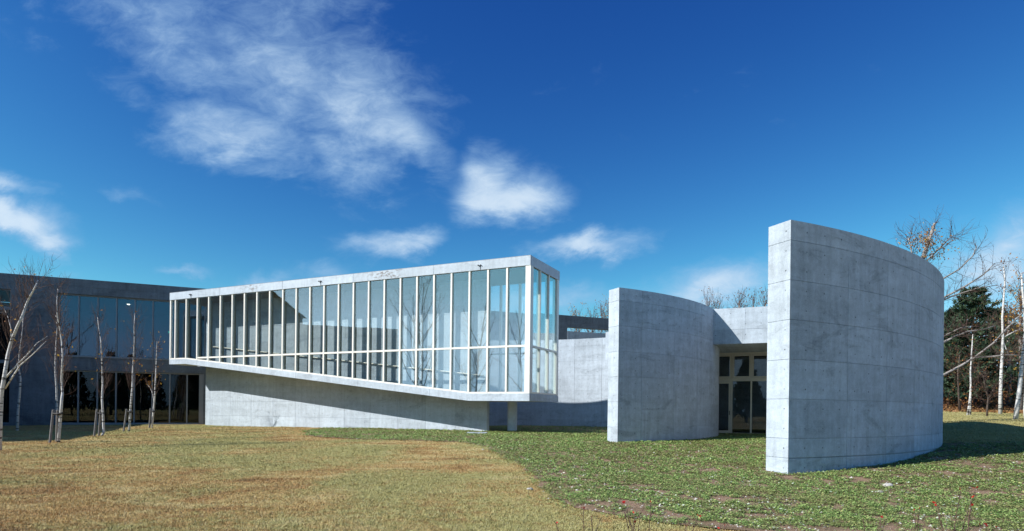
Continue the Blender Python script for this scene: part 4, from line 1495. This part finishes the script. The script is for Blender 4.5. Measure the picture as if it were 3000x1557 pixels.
def rear_pine(x, y, h, label, seed):
    rng = np.random.default_rng(seed)
    gz = g1(x, y)
    tree = empty("pine_tree", (x, y, gz), label, "tree", "dark pines behind the photographer")
    wd = Wood()
    wd.add([(x, y, gz - 0.1), (x, y, gz + h * 0.5), (x, y, gz + h)], [0.2, 0.12, 0.02], 6)
    P = []
    for i in range(int(h * 160)):
        tt = rng.uniform(0.08, 1) ** 0.9
        rr = (1.05 - tt) * 3.4 * math.sqrt(rng.uniform(0.1, 1)) + 0.1
        a = rng.uniform(0, 6.283)
        c0 = np.array([x + rr * math.cos(a), y + rr * math.sin(a), gz + h * tt])
        n_ = rng.normal(0, 1, 3); n_ /= np.linalg.norm(n_)
        e = np.cross(n_, rng.normal(0, 1, 3)); e /= max(1e-6, np.linalg.norm(e))
        P.append([c0 - e * 0.25, c0 + e * 0.25, c0 + n_ * 0.7])
    wd.build("trunk", MAT_TRUNK, tree)
    soup("needles", np.array(P), MAT_PINE, tree)
    return tree


rp = rear_pine(-38, -37, 10.5, "dark pine mirrored in the left building's windows, first from the left", 300)
ORD = "second third fourth fifth sixth seventh eighth ninth tenth eleventh twelfth thirteenth".split()
for k, nm in enumerate(ORD):
    x, y = -34 + 4.1 * k, -36 - 4 * ((k * 7) % 3)
    copy_tree(rp, (x, y, g1(x, y)), "dark pine mirrored in the left building's windows, %s from the left" % nm, "dark pines behind the photographer")

# ------------------------------------------------------------------ stones and small things on the ground
ico_v = [(0, 0, 1), (0.89, 0, 0.45), (0.28, 0.85, 0.45), (-0.72, 0.53, 0.45), (-0.72, -0.53, 0.45), (0.28, -0.85, 0.45),
         (0.72, 0.53, -0.45), (-0.28, 0.85, -0.45), (-0.89, 0, -0.45), (-0.28, -0.85, -0.45), (0.72, -0.53, -0.45), (0, 0, -1)]
ico_f = [(0, 1, 2), (0, 2, 3), (0, 3, 4), (0, 4, 5), (0, 5, 1), (1, 6, 2), (2, 7, 3), (3, 8, 4), (4, 9, 5), (5, 10, 1),
         (6, 7, 2), (7, 8, 3), (8, 9, 4), (9, 10, 5), (10, 6, 1), (11, 7, 6), (11, 8, 7), (11, 9, 8), (11, 10, 9), (11, 6, 10)]


def ground_at(x, y):
    """where the sight line through a place in the photograph meets the ground"""
    Y = 10.0
    for _ in range(30):
        p = px(x, y, Y)
        dz = p.z - g1(p.x, p.y)
        slope = (p.z - EYE) / Y
        Y = max(5.0, Y - dz / slope * 0.8)
    return px(x, y, Y)


ROCKS = [(2602, 1428, 0.15, "largest pale rock in the planting right of the tall wall"),
         (2578, 1446, 0.09, "flat pale rock just left below the largest rock"),
         (2330, 1388, 0.12, "whitish rock at the foot of the tall wall's near corner"),
         (2660, 1448, 0.07, "small bluish rock right of the largest rock"),
         (1688, 1408, 0.09, "pale rock in the planting near its left border"),
         (1866, 1440, 0.06, "small cream rock in the planting left of the tall wall"),
         (1553, 1437, 0.09, "flat grey stone at the border between lawn and planting"),
         (1415, 1319, 0.06, "white stone on the bed border near the lawn corner"),
         (2795, 1500, 0.08, "flat pale rock at the lower right of the planting"),
         (2475, 1408, 0.06, "small white rock in front of the tall wall's base")]
for i, (x, y, r, lab) in enumerate(ROCKS):
    rng = np.random.default_rng(400 + i)
    p = ground_at(x, y)
    v = []
    for q in ico_v:
        s = rng.uniform(0.7, 1.2)
        v.append((p.x + q[0] * r * s * 0.95, p.y + q[1] * r * s * 0.7, g1(p.x, p.y) + r * 0.25 + q[2] * r * 0.5 * s))
    me = bpy.data.meshes.new("rock")
    me.from_pydata(v, [], ico_f)
    o = link("rock", me, MAT_STONE)
    tag(o, lab, "rock", "pale rocks in the planting")
    md = o.modifiers.new("soften", 'SUBSURF'); md.levels = 1; md.render_levels = 1

p = ground_at(1398, 1272)
cover = empty("drain_cover", (p.x, p.y, g1(p.x, p.y)), "pale blue-grey drain slab lying in the planting before the glass box", "drain cover")
gz = g1(p.x, p.y)
for k in range(2):
    a, b_ = -0.45 + 0.46 * k, -0.01 + 0.46 * k
    vv = [(p.x + X_, p.y + Y_, gz + Z_) for Z_ in (0.0, 0.075) for X_, Y_ in ((a, -0.25), (b_, -0.25), (b_, 0.25), (a, 0.25))]
    mesh("slab", vv, [(0, 3, 2, 1), (4, 5, 6, 7), (0, 1, 5, 4), (1, 2, 6, 5), (2, 3, 7, 6), (3, 0, 4, 7)], MAT_CONC_SMOOTH, cover)


def inside_walls(x, y):
    """true where a wall stands"""
    m_ = np.zeros(x.shape, bool)
    for c, r, th, a0, a1 in ((NEAR_C, NEAR_R, 0.65, NEAR_A, NEAR_END), (MID_C, MID_R, 0.62, MID_A, MID_END)):
        rr = np.hypot(x - c[0], y - c[1]); an = np.arctan2(y - c[1], x - c[0])
        m_ |= (rr > r - th - 0.04) & (rr < r + 0.04) & (an > a0 - 0.004) & (an < a1)
    u = 0.9037 * x - 0.4282 * y; nn = 0.4282 * x + 0.9037 * y
    m_ |= (u > WU0 - 0.1) & (u < WU1 + 0.05) & (nn > 27.25) & (nn < 27.65)
    ud = 0.9157 * x - 0.402 * y; nd = 0.402 * x + 0.9157 * y
    m_ |= (nd > 31.1) & (np.hypot(x - MID_C[0], y - MID_C[1]) > MID_R) & (np.hypot(x - NEAR_C[0], y - NEAR_C[1]) < NEAR_R)
    return m_


def in_view(x, y, margin=1.06):
    return (np.abs(x) < y * 0.83 * margin + 0.3)


# ground cover: low leafy clumps
def scatter(n, ymin, ymax, power, rng):
    """points in the wedge the camera can see, denser near by"""
    tt = rng.uniform(0, 1, n)
    y = ymin * (ymax / ymin) ** tt if power == 1 else ymin + (ymax - ymin) * tt
    x = rng.uniform(-0.9, 0.9, n) * y
    return x, y


def vnoise(x, y, s, seed):
    r = np.random.default_rng(seed)
    g = r.uniform(0, 1, (256, 256))
    xs_, ys_ = x / s + 100.3, y / s + 57.7
    xi, yi = np.floor(xs_).astype(int), np.floor(ys_).astype(int)
    fx, fy = xs_ - xi, ys_ - yi
    fx = fx * fx * (3 - 2 * fx); fy = fy * fy * (3 - 2 * fy)
    a, b_ = g[xi % 256, yi % 256], g[(xi + 1) % 256, yi % 256]
    c, d = g[xi % 256, (yi + 1) % 256], g[(xi + 1) % 256, (yi + 1) % 256]
    return (a * (1 - fx) + b_ * fx) * (1 - fy) + (c * (1 - fx) + d * fx) * fy


rng = np.random.default_rng(11)
x, y = scatter(210000, 7.4, 38.0, 1, rng)
keep = (x > bed_edge(y) + rng.normal(0.02, 0.16, x.size)) & (y < bed_end(x) + rng.normal(0, 0.4, x.size)) & ~inside_walls(x, y)
dn = 0.35 * vnoise(x, y, 0.7, 1) + 0.65 * vnoise(x, y, 0.17, 2)
far = np.clip((y - 9) / 14, 0, 1)
keep &= dn > (0.465 - 0.22 * far) + rng.uniform(-0.06, 0.06, x.size)
keep &= ~((y < 8.4) & (rng.uniform(0, 1, x.size) < 0.5))
x, y, far = x[keep], y[keep], far[keep]
N = x.size
z = ground(x, y) + 0.015
LV = 6
size = rng.uniform(0.014, 0.034, N) * (1 + 0.9 * far)
ang = rng.uniform(0, 6.283, (N, LV))
el = rng.uniform(0.0, 0.9, (N, LV))
d = np.stack([np.cos(ang) * np.cos(el), np.sin(ang) * np.cos(el), np.sin(el)], -1)
sd = np.stack([-np.sin(ang), np.cos(ang), np.zeros_like(ang)], -1)
base = np.stack([x, y, z], -1)[:, None, :] + np.stack([rng.normal(0, .03, (N, LV)), rng.normal(0, .03, (N, LV)), rng.uniform(0.0, 0.035, (N, LV))], -1)
L = (size[:, None] * rng.uniform(0.7, 1.3, (N, LV)))[..., None]
quad = np.stack([base, base + d * L * 0.55 + sd * L * 0.42, base + d * L * 1.05 - np.array([0, 0, 0.25]) * L, base + d * L * 0.55 - sd * L * 0.42], 2)
gc = soup("ground_cover", quad.reshape(-1, 4, 3), MAT_COVER)
tag(gc, "low green ground-cover plants filling the planting bed", "ground cover", kind="stuff")
print("ground cover clumps", N)

# pale dried leaves among the plants
x2, y2 = scatter(6000, 7.6, 24.0, 1, rng)
k2 = (x2 > bed_edge(y2) + 0.1) & (y2 < bed_end(x2)) & ~inside_walls(x2, y2) & (vnoise(x2, y2, 0.8, 5) > 0.45)
x2, y2 = x2[k2], y2[k2]
z2 = ground(x2, y2) + rng.uniform(0.03, 0.075, x2.size)
a2 = rng.uniform(0, 6.283, x2.size); s2 = rng.uniform(0.010, 0.027, x2.size)
t2 = rng.uniform(-0.5, 0.5, x2.size)
c2 = np.stack([x2, y2, z2], -1)
da = np.stack([np.cos(a2), np.sin(a2), t2], -1) * s2[:, None]
db = np.stack([-np.sin(a2), np.cos(a2), rng.uniform(-0.6, 0.6, x2.size)], -1) * s2[:, None] * 0.75
pl = soup("pale_dry_leaves", np.stack([c2 - da, c2 + db, c2 + da, c2 - db], 1), MAT_PALE)
tag(pl, "scattered white dried leaves and petals among the ground cover", "leaves", kind="stuff")

# gravel
x3, y3 = scatter(6500, 7.6, 26.0, 1, rng)
k3 = (x3 > bed_edge(y3) - 0.1) & (y3 < bed_end(x3)) & ~inside_walls(x3, y3)
x3, y3 = x3[k3], y3[k3]
z3 = ground(x3, y3) + 0.012
s3 = rng.uniform(0.008, 0.026, x3.size) * np.where(rng.uniform(0, 1, x3.size) < 0.06, 1.9, 1.0)
octv = np.array([(1, 0, 0), (0, 1, 0), (-1, 0, 0), (0, -1, 0), (0, 0, .7), (0, 0, -.5)])
of = [(0, 1, 4), (1, 2, 4), (2, 3, 4), (3, 0, 4)]
sv = octv[None] * s3[:, None, None] * rng.uniform(0.7, 1.3, (x3.size, 6, 1)) + np.stack([x3, y3, z3], -1)[:, None, :]
gr = soup("gravel", sv[:, np.array(of)].reshape(-1, 3, 3), MAT_STONE)
tag(gr, "small whitish stones scattered over the planting soil", "gravel", kind="stuff")

# grass blades of the lawn
x4, y4 = scatter(330000, 6.8, 42.0, 1, rng)
u4 = 0.9037 * x4 - 0.4282 * y4; n4 = 0.4282 * x4 + 0.9037 * y4
fc = -0.3856 * x4 + 0.9227 * y4
k4 = ((x4 < bed_edge(y4) + rng.normal(0, 0.06, x4.size)) | (y4 < 7.7) | ((y4 > bed_end(x4) - 0.2) & (x4 > 12.5))) & ~inside_walls(x4, y4) & (fc < 47.1)
k4 &= ~((n4 > 27.2) & (u4 > WU0) & (x4 < 12.5))
x4, y4 = x4[k4], y4[k4]
z4 = ground(x4, y4)
BL = 3
far4 = np.clip((y4 - 8) / 22, 0, 1)
a4 = rng.uniform(0, 6.283, (x4.size, BL))
h4 = rng.uniform(0.012, 0.038, (x4.size, BL)) * (1 + 0.4 * far4[:, None])
w4 = rng.uniform(0.003, 0.006, (x4.size, BL)) * (1 + 1.0 * far4[:, None])
ln4 = rng.uniform(0.2, 1.4, (x4.size, BL))
b4 = np.stack([x4, y4, z4 - 0.004], -1)[:, None, :] + np.stack([rng.normal(0, .02, (x4.size, BL)), rng.normal(0, .02, (x4.size, BL)), np.zeros((x4.size, BL))], -1)
sd4 = np.stack([-np.sin(a4), np.cos(a4), np.zeros_like(a4)], -1) * w4[..., None]
tip4 = b4 + np.stack([np.cos(a4) * h4 * ln4, np.sin(a4) * h4 * ln4, h4], -1)
gb_ = soup("grass", np.stack([b4 - sd4, b4 + sd4, tip4], 2).reshape(-1, 3, 3), MAT_BLADE)
tag(gb_, "short dry grass blades of the lawn", "grass", kind="stuff")

# fallen leaves on the bank
rng = np.random.default_rng(17)
x5 = rng.uniform(18, 58, 30000); y5 = rng.uniform(42, 66, 30000)
z5 = ground(x5, y5) + 0.06
P5 = np.stack([x5, y5, z5], -1)
a5 = rng.normal(0, 1, (x5.size, 3)); a5 /= np.linalg.norm(a5, axis=1)[:, None]
b5 = np.cross(a5, rng.normal(0, 1, (x5.size, 3))); b5 /= np.linalg.norm(b5, axis=1)[:, None]
s5 = rng.uniform(0.05, 0.14, x5.size)[:, None]
lf = soup("fallen_leaves", np.stack([P5 - a5 * s5, P5 + b5 * s5 * .6, P5 + a5 * s5, P5 - b5 * s5 * .6], 1), MAT_LITTER)
tag(lf, "rust-brown fallen leaves covering the bank at right", "leaves", kind="stuff")
# brush on the bank
tw, tips = Wood(), []
for k in range(260):
    bx_, by_ = rng.uniform(22, 52), rng.uniform(44, 60)
    q = shoot(rng, (bx_, by_, g1(bx_, by_)), (rng.normal(0, .4), rng.normal(0, .4), 1), rng.uniform(0.8, 2.4), 4, 0.3, 0)
    tw.add(q, [0.02, 0.016, 0.012, 0.008, 0.004], 3)
    ramify(rng, tw, q, 6, 0.8, 0.009, 0, tips, 0.2, 0.9, 0.1, 3)
br = tw.build("brushwood", MAT_TWIG, None)
tag(br, "tangle of bare brushwood on the bank at right", "brushwood", kind="stuff")
br2 = soup("brush_leaves", leaves(rng, tips, 0.09, 2, 0.2), MAT_RUST)
tag(br2, "rusty leaves hanging in the brushwood on the bank", "leaves", kind="stuff")


# ------------------------------------------------------------------ shrubs with red leaves close to the camera
def red_shrub(x, ytop, Y, seed, label, stems=4, red=5, h_spread=40):
    rng = np.random.default_rng(seed)
    b = px(x, 1600, Y)
    gz = g1(b.x, b.y)
    o = empty("red_leaf_shrub", (b.x, b.y, gz), label, "shrub", "red-leaved shrubs at the lower edge")
    wd, tips, ends = Wood(), [], []
    for k in range(stems):
        top = px(x + rng.uniform(-h_spread, h_spread), ytop + 12 + rng.uniform(0, 70) * (k > 0), Y + rng.uniform(-0.2, 0.2))
        st = Vector((b.x + rng.normal(0, .03), b.y + rng.normal(0, .03), gz - 0.03))
        mid = st.lerp(top, 0.5) + Vector((rng.normal(0, .03), rng.normal(0, .03), 0.0))
        q = [st, st.lerp(mid, 0.6), mid, mid.lerp(top, 0.5) + Vector((rng.normal(0, .012), 0, 0)), top]
        wd.add(q, [0.006, 0.0055, 0.0045, 0.0035, 0.0025], 5)
        ramify(rng, wd, q, 5, 0.18, 0.0034, 0, tips, 0.35, 0.6, 0.3, 2)
        ends.append(top)
    wd.build("stems", MAT_TWIG, o)
    pick = ends + [tips[i] for i in rng.choice(len(tips), min(red, len(tips)), replace=False)]
    P = []
    for c in pick[:max(1, red)]:
        for j in range(rng.integers(1, 3)):
            d = rvec(rng); d.z = abs(d.z) * 0.6
            e = d.cross(rvec(rng)).normalized()
            n_ = d.cross(e).normalized()
            s = rng.uniform(0.026, 0.048)
            p0 = Vector(c)
            P.append([p0, p0 + d * s * 0.5 + e * s * 0.34 + n_ * s * 0.1, p0 + d * s * 1.15, p0 + d * s * 0.5 - e * s * 0.34 + n_ * s * 0.1])
    if red:
        soup("leaves", np.array([[tuple(a) for a in q] for q in P]), MAT_RED, o)


red_shrub(2790, 1418, 6.2, 501, "tallest red-leaved shrub at the lower right corner", 5, 7, 70)
red_shrub(2880, 1470, 6.0, 502, "red-leaved shrub right of the tallest, at the frame edge", 4, 6, 50)
red_shrub(2700, 1480, 6.0, 503, "thin shrub with red tips left of the tallest red shrub", 3, 3, 40)
red_shrub(1880, 1460, 5.8, 504, "twiggy shrub with red buds below the planting's middle", 6, 4, 60)
red_shrub(2010, 1500, 5.9, 505, "low twiggy shrub with few red leaves right of the middle shrub", 4, 2, 50)
red_shrub(1725, 1478, 5.9, 506, "bare sprig with one large red leaf at the lawn border", 3, 2, 40)
red_shrub(1640, 1520, 5.9, 507, "short sprig with a red tip at the lower edge of the lawn", 2, 1, 25)
red_shrub(2540, 1505, 6.0, 508, "low bare sprigs in front of the tall wall", 4, 1, 60)
red_shrub(2130, 1530, 5.8, 509, "very short sprig with red leaf at the lower edge", 2, 2, 30)
